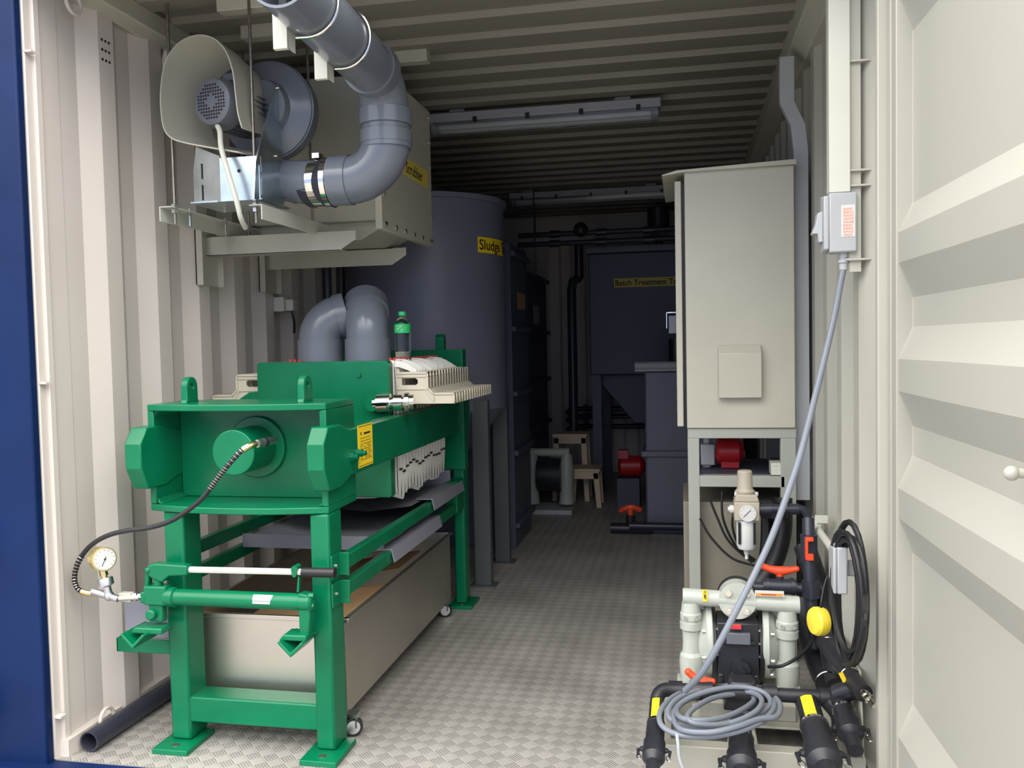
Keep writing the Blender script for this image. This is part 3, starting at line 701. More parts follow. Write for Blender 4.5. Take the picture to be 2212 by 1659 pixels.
for k in range(28):
    a = 2*pi*k/28; q = ax.to_track_quat('Z', 'Y').to_matrix(); d_ = q @ V(cos(a), sin(a), 0); p = mc+ax*.165+d_*.078
    t_ = ax.cross(d_)
    vs = [p+ax*sa*.095+t_*st*.0012+d_*sd*.009 for sa in (-1, 1) for st in (-1, 1) for sd in (-1, 1)]
    bv = [m.bm.verts.new(v) for v in vs]
    for f in ((0, 1, 3, 2), (4, 6, 7, 5), (0, 4, 5, 1), (2, 3, 7, 6), (0, 2, 6, 4), (1, 5, 7, 3)): m.bm.faces.new([bv[i] for i in f])
m.build('cooling_fins', 'motor', mo)
m = MB(); q = V(1, -.22, 0).normalized(); qz = ax.cross(q).normalized()
if qz.z < 0: qz = -qz
for i in range(-5, 6):
    for j in range(-5, 6):
        rr = sqrt(i*i+j*j)
        if 2.0 < rr < 5.4: p = mc+q*(i*.0105)+qz*(j*.0105)-ax*.0003; m.cyl(p, p-ax*.0006, .0039, n=8)
m.build('fan_grille', 'motord', mo)
m = MB(); m.lathe(mc, tuple(-ax), [(0, .062), (.0015, .062), (.002, .056)], 36)
m = MB(); p = mc+ax*.15+V(.0, 0, .07); m.box((p.x-.04, p.y-.055, p.z), (p.x+.045, p.y+.055, p.z+.045)); m.build('terminal_box', 'motor', mo, bevel=.004)
# scroll casing
sc = mc+ax*.36+V(.02, 0, .01); sc = V(.432, .66, 2.038); m = MB()
m.lathe(sc-V(0, .05, 0), (0, 1, 0), [(0, .09), (0, .105), (.010, .125), (.016, .150), (.022, .166), (.085, .166), (.09, .155)], 56)
m.lathe(sc-V(0, .075, 0), (0, 1, 0), [(0, .07), (.0, .090), (.03, .10)], 48)
m.cyl((.46, .66, 1.80), (.64, .60, 1.768), .07, .078, 40)
m.grid([[(.30, .64, 1.95), (.30, .72, 1.95)], [(.36, .64, 1.82), (.36, .72, 1.82)], [(.50, .64, 1.72), (.50, .72, 1.72)]])
m.build('scroll_casing', 'pvc', bl)
m = MB(); m.lathe(sc-V(0, .057, 0), (0, 1, 0), [(.035, .160), (.037, .171), (.043, .171), (.045, .160)], 56); m.build('casing_flange', 'pvc', bl)
# cream weather hood, an arched sheet open towards the door
def hood_ring(y, s):
    cx_, cz_ = s
    pts = []
    sect = [(.515, 1.810), (.46, 1.822), (.40, 1.835), (.33, 1.852), (.288, 1.868), (.262, 1.90), (.254, 1.96), (.256, 2.02), (.270, 2.09), (.30, 2.14), (.345, 2.17), (.40, 2.178), (.45, 2.16), (.485, 2.12), (.505, 2.06), (.512, 1.99), (.518, 1.93), (.530, 1.885)]
    f = (.40+2.22)/(.27+2.22)
    return [(CAM.x+(x-CAM.x)*f, .40, CAM.z+(z-CAM.z)*f) for x, z in sect]
H0 = spline([Vector(p) for p in hood_ring(.27, (0, 0))], 4)
m = MB(); rows = []
for y, dx, dz, s_ in ((.40, 0, 0, 1.0), (.45, .004, .0, .985), (.51, .012, .0, .94), (.57, .022, .0, .86), (.61, .03, 0, .80)):
    c = V(.315, 0, 2.03); rows.append([V(c.x+(p.x-c.x)*s_+dx, y, c.z+(p.z-c.z)*s_+dz) for p in H0])
m.grid(rows); ho = m.build('motor_hood', 'cream', bl)
sol = ho.modifiers.new('thick', 'SOLIDIFY'); sol.thickness = .004
# galvanised stand: front plate, right cheek, base
m = MB(); m.prism([(.362, 1.694), (.503, 1.694), (.503, 1.80), (.492, 1.835), (.362, 1.835)], 'y', .425, .428); m.grid([[(.250, .452, 1.694), (.362, .4265, 1.694)], [(.250, .452, 1.80), (.362, .4265, 1.80)], [(.262, .452, 1.885), (.362, .4265, 1.842)]]); st = m.build('stand_front', 'galv', bl)
m = MB(); pts = [(.385, 1.690), (.600, 1.690), (.602, 1.80), (.598, 1.98), (.590, 2.11), (.575, 2.11), (.52, 2.02), (.46, 1.92), (.405, 1.81)]
m.prism([(a, b) for a, b in pts], 'x', .498, .501); m.build('stand_cheek', 'galv', bl)
m = MB(); m.box((.25, .43, 1.694), (.506, .64, 1.699)); m.build('stand_base', 'galv', bl)
m = MB()
for z0_, z1_ in ((1.705, 1.755), (1.775, 1.825)): m.box((.285, .441, z0_), (.289, .444, z1_))
m.cyl((.43, .4252, 1.79), (.43, .424, 1.79), .006, n=12); m.build('slot', 'motord', st)
m = MB()
for z0_, z1_ in ((1.71, 1.765), (1.785, 1.835)): m.box((.501, .438, z0_), (.5016, .446, z1_))  # flat chrome strips stand in for bright light seen through cheek slots
for (y, z) in ((.55, 1.86), (.58, 2.095)): m.cyl((.501, y, z), (.507, y, z), .005, n=10)
m.build('bright_edge', 'chrome', bl)
m = MB(); m.tube([at(470, 272, y=.44), at(475, 285, y=.42), at(478, 320, y=.39), at(492, 370, y=.375), at(510, 430, y=.38), at(520, 470, y=.40), at(530, 492, y=.45)], .0085, 12, smooth=8); m.build('motor_cable', 'white', label='pale grey cable hanging from the blower motor', cat='cable')
# stainless clamps and duct
duct = thing('exhaust_duct', (.9, .5, 1.7), 'thick grey plastic exhaust duct bending from the blower up and out towards the door', 'duct')
DR = .083; DX = .893; DY = .56; DZ = 1.765; TZ = 2.075
# centreline
path = [V(.70, DY, DZ), V(.76, DY, DZ)]+arc((.76, DY, DZ+.13), .13, -pi/2, 0, (1, 0, 0), (0, 0, 1), 12)
path += [V(.89, DY, 1.90), V(.89, DY, 1.96)]+[p for p in arc((.89, DY-.13, 1.955), .13, 0, pi/2, (0, 1, 0), (0, 0, 1), 12)]
end = V(.925, -.28, 2.085); path2 = [V(.89, DY-.13, 2.085)]
m = MB(); m.tube(path, DR-.004, 40, caps=False); m.build('elbow_run', 'pvc', duct)
m = MB(); m.ring(V(.89, DY-.10, 2.085), end, DR-.004, DR-.011, 44); m.build('outlet_pipe', 'pvc', duct)
m = MB(); m.ring((.70, DY, DZ), (.765, DY, DZ), DR, DR-.01, 44); m.ring((.89, DY, 1.875), (.89, DY, 1.915), DR+.003, DR-.006, 44); m.ring((.89, DY, 1.80+.06), (.89, DY, 1.885), DR+.001, DR-.006, 44); m.ring((.89, DY, 1.935), (.89, DY, 1.985), DR+.004, DR-.006, 44); m.ring((.89, DY-.09, 2.085), (.89, DY-.15, 2.085), DR+.003, DR-.006, 44); m.build('socket_collar', 'pvc', duct)
m = MB(); m.ring((.625, DY+.04, DZ+.003), (.66, DY+.035, DZ+.003), .082, .074, 40); m.ring((.672, DY+.02, DZ), (.69, DY+.02, DZ), .084, .076, 40)
m.box((.63, DY-.01, DZ+.079), (.655, DY+.03, DZ+.096)); m.build('hose_clamp', 'chrome', duct, label='shiny stainless hose clamps')
m = MB(); m.ring((.60, DY+.06, DZ+.003), (.71, DY+.01, DZ), .079, .07, 36); m.build('flexible_sleeve', 'pvcd', duct)
# U-bolts with white hanger blocks
for yy, bx, lb in ((-.10, at(616, 80, y=-.10).x, 'white hanger block with U-bolt around the duct, nearest the door'), (.16, at(702, 130, y=.16).x, 'white hanger block with U-bolt around the duct, nearer the bend')):
    ub = thing('duct_hanger', (bx, yy, 2.0), lb, 'hanger', 'hangers holding the duct')
    cx_ = .89+.035*(.46-yy)/.74; cz_ = 2.085
    m = MB(); P = [V(bx+.03, yy, cz_-DR-.001)]+arc((cx_, yy, cz_), DR+.002, -pi/2, pi/2, (1, 0, 0), (0, 0, 1), 20)+[V(bx+.03, yy, cz_+DR+.001)]
    m.tube(P, .0042, 8); m.build('u_bolt', 'chrome', ub)
    m = MB(); m.box((bx-.027, yy-.015, cz_-DR-.03), (bx+.014, yy-.012, 2.37)); m.box((bx+.011, yy-.015, cz_-DR-.03), (bx+.014, yy+.03, 2.37)); m.box((bx-.027, yy-.012, cz_-DR-.03), (bx+.014, yy+.0, cz_-DR-.027)); m.build('hanger_block', 'white', ub, bevel=.001)

# ================================================================= SCRUBBER BOX on wall brackets
sb = thing('scrubber_box', (.45, 1.25, 1.66), 'cream plastic scrubber box with bolted side flange high on the left', 'scrubber')
m = MB(); m.box((.12, 1.02, 1.70), (.735, 1.48, 2.26)); m.prism([(.12, 1.70), (.735, 1.70), (.60, 1.63), (.25, 1.63)], 'y', 1.06, 1.44); m.build('box_body', 'cream', sb, bevel=.004)
m = MB(); m.box((.735, .86, 1.642), (.762, 1.52, 2.235)); fl = m.build('side_flange', 'cream', sb, bevel=.003)
m = MB()
for y in [.90+.115*k for k in range(6)]: bolt(m, (.762, y, 1.665), (1, 0, 0), .009, .006)
for z in [1.665+.108*k for k in range(6)]: bolt(m, (.762, 1.498, z), (1, 0, 0), .007, .006); bolt(m, (.762, .885, z), (1, 0, 0), .007, .006)
m.build('flange_bolt', 'zinc', fl)
m = MB(); m.box((.762, 1.13, 1.890), (.7632, 1.47, 1.965)); lb = m.build('name_label', 'yellowd', sb, label='yellow label reading Scrubber')
text_on(lb, 'Scrubber', (.7636, 1.155, 1.905), (0, 1, 0), (0, 0, 1), .062)
for k, (ya, yb, yarm, xe, lbl) in enumerate(((.80, .955, .87, .655, 'cream wall bracket carrying the blower frame'), (1.30, 1.46, 1.36, .69, 'cream wall bracket further back below the scrubber box'))):
    w = thing('wall_bracket', (.3, yarm, 1.45), lbl, 'bracket', 'cream cantilever brackets on the left wall')
    m = MB(); m.box((.036, ya, 1.455), (.042, yb, 1.70)); m.box((.036, ya, 1.455), (.066, ya+.005, 1.70)); m.box((.036, yb-.005, 1.455), (.066, yb, 1.70)); m.build('wall_plate', 'cream', w, bevel=.001)
    z1_ = 1.642 if k == 0 else 1.628; z0_ = z1_-.072
    m = MB(); m.prism([(.042, z0_), (xe-.065, z0_), (xe, z0_+.04), (xe, z1_), (.042, z1_)], 'y', yarm-.003, yarm+.0); m.prism([(.042, yarm-.003), (xe-.06, yarm-.003), (xe-.06, yarm+.07), (.042, yarm+.07)], 'z', z1_-.004 if k else z0_, z1_ if k else z0_+.004); m.build('cantilever_arm', 'cream', w, bevel=.001)
jb = thing('socket_box', (.07, 1.5, 1.38), 'small white socket box on left wall below the rear bracket', 'socket box')
m = MB(); m.box((.036, 1.43, 1.375), (.085, 1.51, 1.44)); m.build('box_base', 'white', jb, bevel=.003)
m = MB(); m.box((.085, 1.45, 1.378), (.12, 1.50, 1.43)); m.build('plug', 'white', jb, bevel=.004)
m = MB(); m.tube([(.10, 1.48, 1.378), (.105, 1.49, 1.33), (.09, 1.52, 1.28)], .006, 8, smooth=5); m.build('plug_cord', 'black', jb)
m = MB(); m.cyl((.16, 1.75, .3), (.16, 1.75, 1.75), .022, n=20); m.cyl((.22, 1.78, .3), (.22, 1.78, 1.75), .008); m.build('riser_pipe', 'pvcd', label='dark riser pipe between the left wall and the grey tank', cat='pipe')

# ================================================================= TANKS
tk = thing('sludge_tank', (.49, 2.25, 0), 'tall round grey plastic sludge tank on profile legs', 'tank')
TX, TY, TR_ = .505, 2.25, .42
m = MB(); m.lathe((TX, TY, 0), (0, 0, 1), [(.52, .10), (.88, TR_), (1.94, TR_)], 72); m.build('tank_shell', 'tank', tk)
m = MB(); m.ring((TX, TY, 1.925), (TX, TY, 1.95), TR_+.016, TR_-.03, 72); m.build('rim', 'tank', tk)
for (x, y) in ((.845, 1.99), (.845, 2.46), (.13, 1.99), (.13, 2.52)):
    m = MB(); m.prism([(x-.035, y-.02), (x+.045, y-.02), (x+.045, y-.012), (x-.027, y-.012), (x-.027, y+.03), (x-.035, y+.03)], 'z', 0.0, .93); m.prism([(x+.02, y-.012), (x+.045, y-.012), (x+.045, y+.03), (x+.037, y+.03), (x+.037, y-.004), (x+.02, y-.004)], 'z', .0, .93)
    m.box((x-.06, y-.05, 0), (x+.07, y+.05, .008)); m.build('leg', 'legp', tk)
def tank_pt(th, z, r=TR_+.002): return V(TX+r*sin(th), TY-r*cos(th), z)
# label starts where the photo shows it
def px_of(p):
    d = p-CAM; return 1106+FPX*d.dot(rt)/d.dot(fw)
th0 = min([radians(k*.5) for k in range(0, 170)], key=lambda t_: abs(px_of(tank_pt(t_, 1.7))-1032))
z0_ = 1.665
m = MB(); m.grid([[tank_pt(th0+.6*k/20, z) for k in range(21)] for z in (z0_, z0_+.078)]); lb = m.build('name_label', 'yellow', tk, label='yellow label reading Sludge Tank')
text_on(lb, 'Sludge Tank', tank_pt(th0, z0_), (1, 0, 0), (0, 0, 1), .072, warp=lambda x, y: tank_pt(th0+.02+x/TR_, z0_+.016+y, TR_+.0035))

t2 = thing('rectangular_tank', (.45, 3.05, 0), 'dark blue grey rectangular plastic tank with ribs right behind the sludge tank', 'tank', 'rectangular tanks along the left wall')
m = MB(); m.box((.06, 2.78, 0), (.86, 3.32, 1.80)); m.build('tank_shell', 'tankd', t2, bevel=.006)
m = MB()
for z in (.12, .55, .90, 1.28, 1.72): m.box((.86, 2.78, z), (.885, 3.34, z+.03))
m.build('stiffening_rib', 'tankd', t2, bevel=.003)
m = MB(); m.box((.862, 2.98, 1.42), (.864, 3.22, 1.52)); m.build('name_label', 'kraft', t2)
t2b = thing('rectangular_tank', (.40, 4.3, 0), 'dark rectangular plastic tank further back, set closer to the left wall', 'tank', 'rectangular tanks along the left wall')
m = MB(); m.box((.06, 3.42, 0), (.72, 5.0, 1.75)); m.build('tank_shell', 'tankd', t2b, bevel=.006)
m = MB()
for z in (.55, .90, 1.28, 1.70): m.box((.72, 3.42, z), (.75, 5.02, z+.03))
m.build('stiffening_rib', 'tankd', t2b, bevel=.003)
m = MB(); m.box((.722, 4.35, 1.36), (.724, 4.6, 1.50)); m.build('paper_notice', 'greyl', t2b)
t3 = thing('treatment_tank', (1.72, 4.9, 0), 'big blue grey batch treatment tank at the back right', 'tank')
m = MB(); m.box((1.12, 4.62, .95), (2.25, 5.6, 1.90)); m.prism([(1.12, .95), (2.25, .95), (1.9, .55), (1.45, .55)], 'y', 4.8, 5.45); m.build('tank_shell', 'tankd', t3, bevel=.01)
m = MB(); m.box((1.10, 4.58, 1.90), (2.27, 5.62, 1.95)); m.build('rim', 'tank', t3, bevel=.004)
for (x, y) in ((1.17, 4.64), (2.17, 4.64), (1.17, 5.5), (2.17, 5.5)):
    m = MB(); m.box((x-.035, y-.03, 0), (x+.035, y+.03, .95)); m.build('leg', 'tankd', t3)
m = MB(); m.box((1.318, 4.612, 1.63), (1.93, 4.619, 1.70)); lb = m.build('name_label', 'yellowd', t3, label='yellow label reading Batch Treatment Tank')
text_on(lb, 'Batch Treatment Tank', (1.325, 4.610, 1.645), (1, 0, 0), (0, 0, 1), .062, wscale=.93)
t4 = thing('dosing_tank', (1.85, 3.5, 0), 'low grey square tank with pale rolled lid behind the control cabinet', 'tank')
m = MB(); m.box((1.60, 3.30, .04), (2.20, 3.9, 1.02)); m.build('tank_shell', 'tank', t4, bevel=.012)
m = MB(); m.box((1.575, 3.275, .48), (2.21, 3.92, .52)); m.box((1.58, 3.28, 0), (2.21, 3.91, .045)); m.build('stiffening_band', 'tank', t4, bevel=.006)
m = MB(); m.cyl((1.545, 3.27, 1.055), (2.2, 3.27, 1.055), .026, n=20); m.box((1.545, 3.26, 1.02), (2.21, 3.92, 1.045)); m.build('lid', 'greyl', t4, label='pale grey lid')
m = MB(); m.cyl((1.80, 3.45, 1.05), (1.80, 3.45, 1.22), .05); m.build('dosing_motor', 'blackp', t4)
m = MB(); m.tube([(1.50, 3.2, .06), (1.75, 3.2, .06), (2.2, 3.2, .06)], .025, 14); m.build('floor_pipe', 'pvcd', label='black pipe along the floor in front of the dosing tank', cat='pipe')
m = MB(); m.tube([(1.44, 3.25, .14), (1.48, 3.24, .165), (1.52, 3.24, .17), (1.57, 3.25, .15)], .016, 8, smooth=4); m.cyl((1.505, 3.24, .09), (1.505, 3.24, .17), .018); m.build('valve_handle', 'orange', label='orange red valve handle near the floor beside the dosing tank', cat='valve handle')
m = MB(); m.cyl((1.505, 3.24, .035), (1.505, 3.24, .12), .03); m.cyl((1.38, 3.24, .035), (1.64, 3.24, .035), .033); m.build('ball_valve', 'blackp', label='black ball valve on the floor beside the dosing tank', cat='valve')
# circulation pump (red) seen beyond the dosing tank
rp = thing('motor_pump', (1.42, 4.15, 0), 'dark red electric pump motor standing at the back left of the dosing tank', 'pump')
m = MB(); m.lathe((1.36, 4.15, .30), (1, .1, 0), [(0, .03), (.02, .075), (.16, .075), (.19, .05), (.2, .03)], 28); m.box((1.37, 4.10, .36), (1.44, 4.18, .42)); m.build('motor', 'red', rp)
m = MB(); m.box((1.36, 4.06, 0), (1.52, 4.22, .22)); m.build('pedestal', 'tankd', rp)
# piping at the back
m = MB()
for z, y in ((.60, 5.72), (.53, 5.72), (.44, 5.72)):
    m.tube([(.78, y, z-.05), (.86, y, z), (1.3, y, z), (2.2, y, z)], .022, 12, smooth=4)
for x in (.95, 2.05): m.box((x-.02, 5.745, 0), (x+.02, 5.765, .64))
m.build('pipe_run', 'pvcd', label='row of black pipes crossing the back at waist height', cat='pipe')
m = MB(); m.tube([(.985, 4.6, .50), (.985, 4.6, 1.0), (.985, 4.6, 1.62), (.995, 4.62, 1.69), (1.03, 4.64, 1.71), (1.04, 4.66, 1.72), (1.04, 4.66, 2.0)], .036, 16); m.build('riser_pipe', 'pvcd', label='thick black vertical pipe before the back doors', cat='pipe')
for z, y, lb in ((2.03, 4.34, 'upper black pipe crossing under the back ceiling'), (1.955, 4.3, 'lower black pipe crossing under the back ceiling')):
    m = MB(); m.tube([(.62, y, z), (1.2, y, z), (2.2, y, z)], .02, 12)
    for x in (.9, 1.25, 1.6): m.cyl((x-.04, y, z), (x+.04, y, z), .028, n=14)
    for x in (.75, 2.0): m.cyl((x, y, z), (x, y, 2.372), .005, n=8)
    m.build('overhead_pipe', 'pvcd', label=lb, cat='pipe', group='overhead pipes at the back')
for i, (x, lb) in enumerate(((1.10, 'small overhead valve with red body left of the hanging mixer'),)):
    m = MB(); m.sphere((x, 4.3, 2.05), .055); m.build('overhead_valve', 'blackp', label='round black valve on the overhead pipes at the back', cat='valve')
mx = thing('mixer_motor', (1.66, 4.75, 1.95), 'dark mixer motor standing on the treatment tank under the ceiling', 'motor')
m = MB(); m.cyl((1.66, 4.75, 2.06), (1.66, 4.75, 2.25), .085, n=28); m.box((1.60, 4.69, 2.0), (1.72, 4.81, 2.06)); m.cyl((1.66, 4.75, 1.95), (1.66, 4.75, 2.0), .03); m.build('motor', 'blackp', mx, bevel=.003)
m = MB()
for x in (1.615, 1.70): m.cyl((x, 4.67, 2.035), (x, 4.67, 2.06), .010, n=8)
m.build('bolt', 'zinc', mx)
# stools
def stool(x, y, h, w, lb):
    s_ = thing('stool', (x, y, 0), lb, 'stool', 'cream stools at the back')
    m = MB(); m.box((x-w/2-.01, y-.12, h-.02), (x+w/2+.01, y+.12, h)); m.box((x-w/2, y-.115, h-.075), (x+w/2, y-.10, h-.02)); m.build('seat', 'stool', s_, bevel=.003)
    for sx in (-1, 1):
        for sy in (-1, 1):
            m = MB(); xx = x+sx*(w/2-.02); yy = y+sy*.10
            m.prism([(xx-.022, h-.03), (xx+.022, h-.03), (xx+.018+sx*.02, 0), (xx-.018+sx*.02, 0)], 'y', yy-.015, yy+.015); m.build('leg', 'stool', s_, bevel=.002)
    return s_
stool(.985, 4.45, .515, .25, 'taller cream stool behind the distant diaphragm pump')
stool(1.115, 4.2, .285, .22, 'lower cream stool to the right of the distant diaphragm pump')

# ================================================================= CEILING LIGHTS
def tube_light(x0, x1, y, z, lb, flags):
    t_ = thing('ceiling_light', ((x0+x1)/2, y, z), lb, 'ceiling light', 'fluorescent lights across the ceiling')
    m = MB(); m.box((x0, y-.05, z+.02), (x1, y+.05, z+.065)); m.box((x0+.10, y-.02, z+.065), (x0+.18, y+.02, 2.372)); m.box((x1-.22, y-.02, z+.065), (x1-.14, y+.02, 2.372)); m.build('housing', 'lampb', t_, bevel=.006)
    m = MB(); m.prism([(y-.048, z+.02), (y-.042, z-.015), (y-.02, z-.032), (y+.02, z-.032), (y+.042, z-.015), (y+.048, z+.02)], 'x', x0+.012, x1-.012); m.build('diffuser', 'glassp', t_, bevel=.003)
    m = MB()
    for yy in (-.02, .02): m.cyl((x0+.05, y+yy, z), (x1-.05, y+yy, z), .011, n=12)
    m.build('lamp_tube', 'paper', t_)
    for k in flags:
        m = MB(); m.box((k-.009, y-.056, z+.008), (k+.009, y-.048, z+.035)); m.cyl((k, y-.056, z+.022), (k, y-.06, z+.022), .011, n=12); m.build('clip', 'blackp', t_)
tube_light(.62, 1.755, 2.02, 2.285, 'long dark fluorescent fitting nearest the door, crossing the ceiling', (.86, 1.12, 1.38, 1.65))
tube_light(.56, 1.80, 4.35, 2.285, 'fluorescent fitting deeper inside, above the cabinet roof level', (.66, .92, 1.18, 1.44, 1.70))

# ================================================================= CONTROL CABINET
cb = thing('control_cabinet', (2.06, 1.35, 0), 'tall beige control cabinet on a painted steel stand by the right wall', 'cabinet')
cx0, cx1, cy0, cy1, cz0, cz1 = 1.856, 2.246, 1.10, 1.70, .877, 1.832
m = MB(); m.box((cx0, cy0, cz0), (cx1, cy1, cz1)); m.build('cabinet_body', 'cab', cb, bevel=.003)
m = MB(); m.prism([(1.775, 1.816), (1.775, 1.820), (1.83, 1.834), (2.252, 1.850), (2.252, 1.832), (cx0, 1.826)], 'y', 1.08, 1.72); m.build('rain_roof', 'cab', cb, bevel=.001)
m = MB(); m.box((1.820, 1.115, .882), (1.844, 1.69, 1.800)); dr_ = m.build('door', 'cab', cb, bevel=.003)
m = MB(); m.box((1.844, 1.13, .89), (cx0, 1.67, 1.79)); m.build('door_seal', 'black', cb)
m = MB(); p = at(1442, 665, y=1.30); hx = 1.780
m.box((hx, 1.27, 1.315), (1.82, 1.31, 1.320)); m.box((hx, 1.27, 1.255), (hx+.004, 1.31, 1.32)); m.build('door_handle', 'chrome', dr_, bevel=.001)
m = MB(); m.box((hx+.010, 1.277, 1.235), (1.82, 1.303, 1.305)); m.build('lock_body', 'motor', dr_, bevel=.002)
m = MB(); px0, px1 = 1.972, 2.125
m.prism([(1.10, 1.185), (1.094, 1.185), (1.065, 1.155), (1.065, .992), (1.10, .992)], 'x', px0, px1); m.build('vent_cowl', 'cab', cb, bevel=.002)
# stand
w = .042; sx0, sx1, sy0, sy1 = 1.858, 2.250, 1.11, 1.69
for (x, y) in ((sx0, sy0), (sx1-w-.014, sy0), (sx0, sy1-w), (sx1-w-.014, sy1-w)):
    m = MB(); m.box((x, y, 0), (x+w+(.012 if x > 2 else 0), y+w, .838)); m.build('stand_leg', 'stand', cb, bevel=.002)
m = MB(); m.box((sx0, sy0, .838), (sx1, sy0+w, .876)); m.box((sx0+w, sy0, .655), (sx1-w, sy0+w, .697)); m.box((sx0, sy0+w, .840), (sx0+w, sy1, .875)); m.box((sx1-w, sy0+w, .840), (sx1, sy1, .875)); m.box((sx0, sy0+w, .68), (sx0+w, sy1, .697)); m.box((sx1-w, sy0+w, .68), (sx1, sy1, .697)); m.build('stand_frame', 'stand', cb, bevel=.002)
m = MB(); m.box((sx0+w, sy0+w, .680), (sx1-w, sy1, .686)); m.build('shelf', 'tankd', cb)
m = MB(); m.box((1.838, 1.18, .0), (2.20, 1.64, .585)); m.build('beige_housing', 'housing', label='beige equipment housing standing inside the cabinet stand', cat='housing', bevel=.004)
m = MB(); m.box((2.16, 1.12, .700), (2.212, 1.20, .745)); m.box((2.165, 1.118, .735), (2.185, 1.12, .738)); m.build('socket_outlet', 'white', label='small white box on the shelf at right inside the stand', cat='box', bevel=.002)
rm = thing('dosing_pump', (1.98, 1.42, .686), 'red bodied dosing pump on the shelf under the cabinet', 'pump')
m = MB(); m.lathe((1.97, 1.40, .755), (1, 0, 0), [(0, .04), (.01, .052), (.09, .052), (.11, .03)], 24); m.box((1.99, 1.37, .69), (2.06, 1.43, .72)); m.build('motor', 'red', rm)
m = MB(); m.box((1.91, 1.37, .70), (1.965, 1.43, .785)); m.cyl((1.935, 1.40, .785), (1.935, 1.40, .84), .014); m.cyl((1.935, 1.40, .67+.018), (1.935, 1.40, .71), .018); m.build('pump_head', 'greyl', rm, bevel=.004)
# trunking beside it
def strip(pts, w, d, lb, nm='cable_trunking', mat='white', grp=None, nx=0):
    m = MB()
    return m
t_ = thing('cable_trunking', (2.29, .3, 1.6), 'wide white cable trunk running from the switch up to the ceiling', 'cable trunking')
m = MB(); m.box((2.232, .235, 1.590), (2.286, .275, 2.39)); m.build('trunk_body', 'white', t_, bevel=.002)
m = MB(); m.box((2.286, .25, 1.38), (2.3145, .256, 2.2)); 
for z in (1.41, 1.605, 1.645, 1.93): m.box((2.275, .24, z), (2.34, .262, z+.005))
m.build('mounting_strip', 'wallr', t_)
t_ = thing('cable_trunking', (2.27, 1.2, .9), 'pale grey bent cable trunk behind the control cabinet', 'cable trunking')
m = MB(); y0_, y1_ = 1.16, 1.20
pp = [(2.205, 2.24), (2.205, 2.075), (2.243, 1.99), (2.252, 1.90), (2.252, .60)]
m.prism(pp+[(x+.052, z) for x, z in pp[::-1]], 'y', y0_+.62-.62, y1_); m.build('trunk_body', 'greyl', t_, bevel=.002)
# isolator switch
sw = thing('isolator_switch', (2.27, .26, 1.43), 'grey isolator switch box with red printed sticker on right wall', 'switch')
m = MB(); m.box((2.232, .235, 1.432), (2.302, .30, 1.590)); m.prism([(.235, 1.44), (.30, 1.432), (.30, 1.59), (.235, 1.582)], 'x', 2.218, 2.232); m.build('switch_body', 'greyl', sw, bevel=.004)
m = MB(); m.prism([(2.218, 1.545), (2.205, 1.54), (2.200, 1.51), (2.190, 1.485), (2.205, 1.485), (2.207, 1.462), (2.218, 1.462)], 'y', .25, .29); m.build('rotary_knob', 'greyl', sw, bevel=.002)
m = MB(); m.box((2.262, .2342, 1.472), (2.297, .235, 1.556)); stk = m.build('sticker', 'paper', sw)
m = MB(); z = 1.548
while z > 1.476:
    x = 2.267
    while x < 2.290:
        w_ = random.uniform(.003, .007); m.box((x, .2338, z-.006), (min(x+w_, 2.294), .2342, z)); x += w_+.0015
    z -= .0085
m.build('lettering', 'inkred', stk)
m = MB(); gx0 = V(2.272, .262, 1.432); m.lathe(gx0, (0, 0, -1), [(0, .013), (.012, .013), (.013, .011), (.018, .011), (.019, .0155), (.026, .0155), (.03, .012), (.045, .0115), (.047, .009)], 20); m.build('cable_gland', 'greyl', sw)
# grey power cable from the switch down to the coil on the skid
cp = [(2.272, .262, 1.39)]
for a, b, y in ((1816, 610, .255), (1803, 680, .24), (1782, 770, .21), (1755, 880, .17), (1728, 985, .12), (1700, 1070, .08), (1667, 1160, .04), (1630, 1240, .0), (1590, 1320, -.03), (1548, 1400, -.04), (1515, 1455, -.02), (1480, 1492, .03)):
    cp.append(tuple(at(a, b, y=y)))
pcab = thing('power_cable', (1.93, .1, .2), 'grey power cable slanting from the isolator down into a loose coil', 'cable')
m = MB(); m.tube(cp, .0085, 12, smooth=6); m.build('cable_run', 'cable', pcab)
coilp = [(1480, 1492), (1450, 1508), (1430, 1530), (1424, 1550), (1432, 1570), (1460, 1585), (1510, 1592), (1560, 1588), (1610, 1575), (1650, 1556), (1672, 1530), (1668, 1508), (1645, 1488), (1600, 1480), (1550, 1484), (1500, 1494), (1465, 1508), (1445, 1530), (1446, 1552), (1475, 1566), (1530, 1570), (1590, 1558), (1635, 1535), (1645, 1510), (1620, 1495), (1570, 1493), (1520, 1500), (1480, 1515), (1462, 1535), (1475, 1552), (1520, 1556), (1575, 1546), (1620, 1522), (1628, 1505), (1590, 1499), (1540, 1508), (1500, 1530), (1485, 1550), (1505, 1563), (1560, 1565), (1620, 1550), (1662, 1525), (1655, 1500), (1620, 1486), (1570, 1485), (1510, 1499), (1470, 1520), (1455, 1545), (1470, 1575), (1530, 1582), (1590, 1570), (1640, 1553), (1678, 1548), (1686, 1525), (1676, 1508)]
def zc_(i): return .205+.010*((i*7) % 5)/5
P = []
for i, (a, b) in enumerate(coilp):
    z = .236+.012*math.sin(i*.9)+.016*(i/len(coilp)); p = at(a, b, z=z-.05)
    # lift into a gently sagging ring lying over the pipes
    P.append(p)
m = MB(); m.tube(P, .0074, 10, smooth=5); m.build('cable_coil', 'cable', pcab)
m = MB(); m.tube([at(1462, 1585, y=.05), at(1465, 1610, y=.04), at(1468, 1640, y=.035), at(1480, 1672, y=.03)], .0045, 8, smooth=5); m.build('cable_tail', 'greyl', pcab)

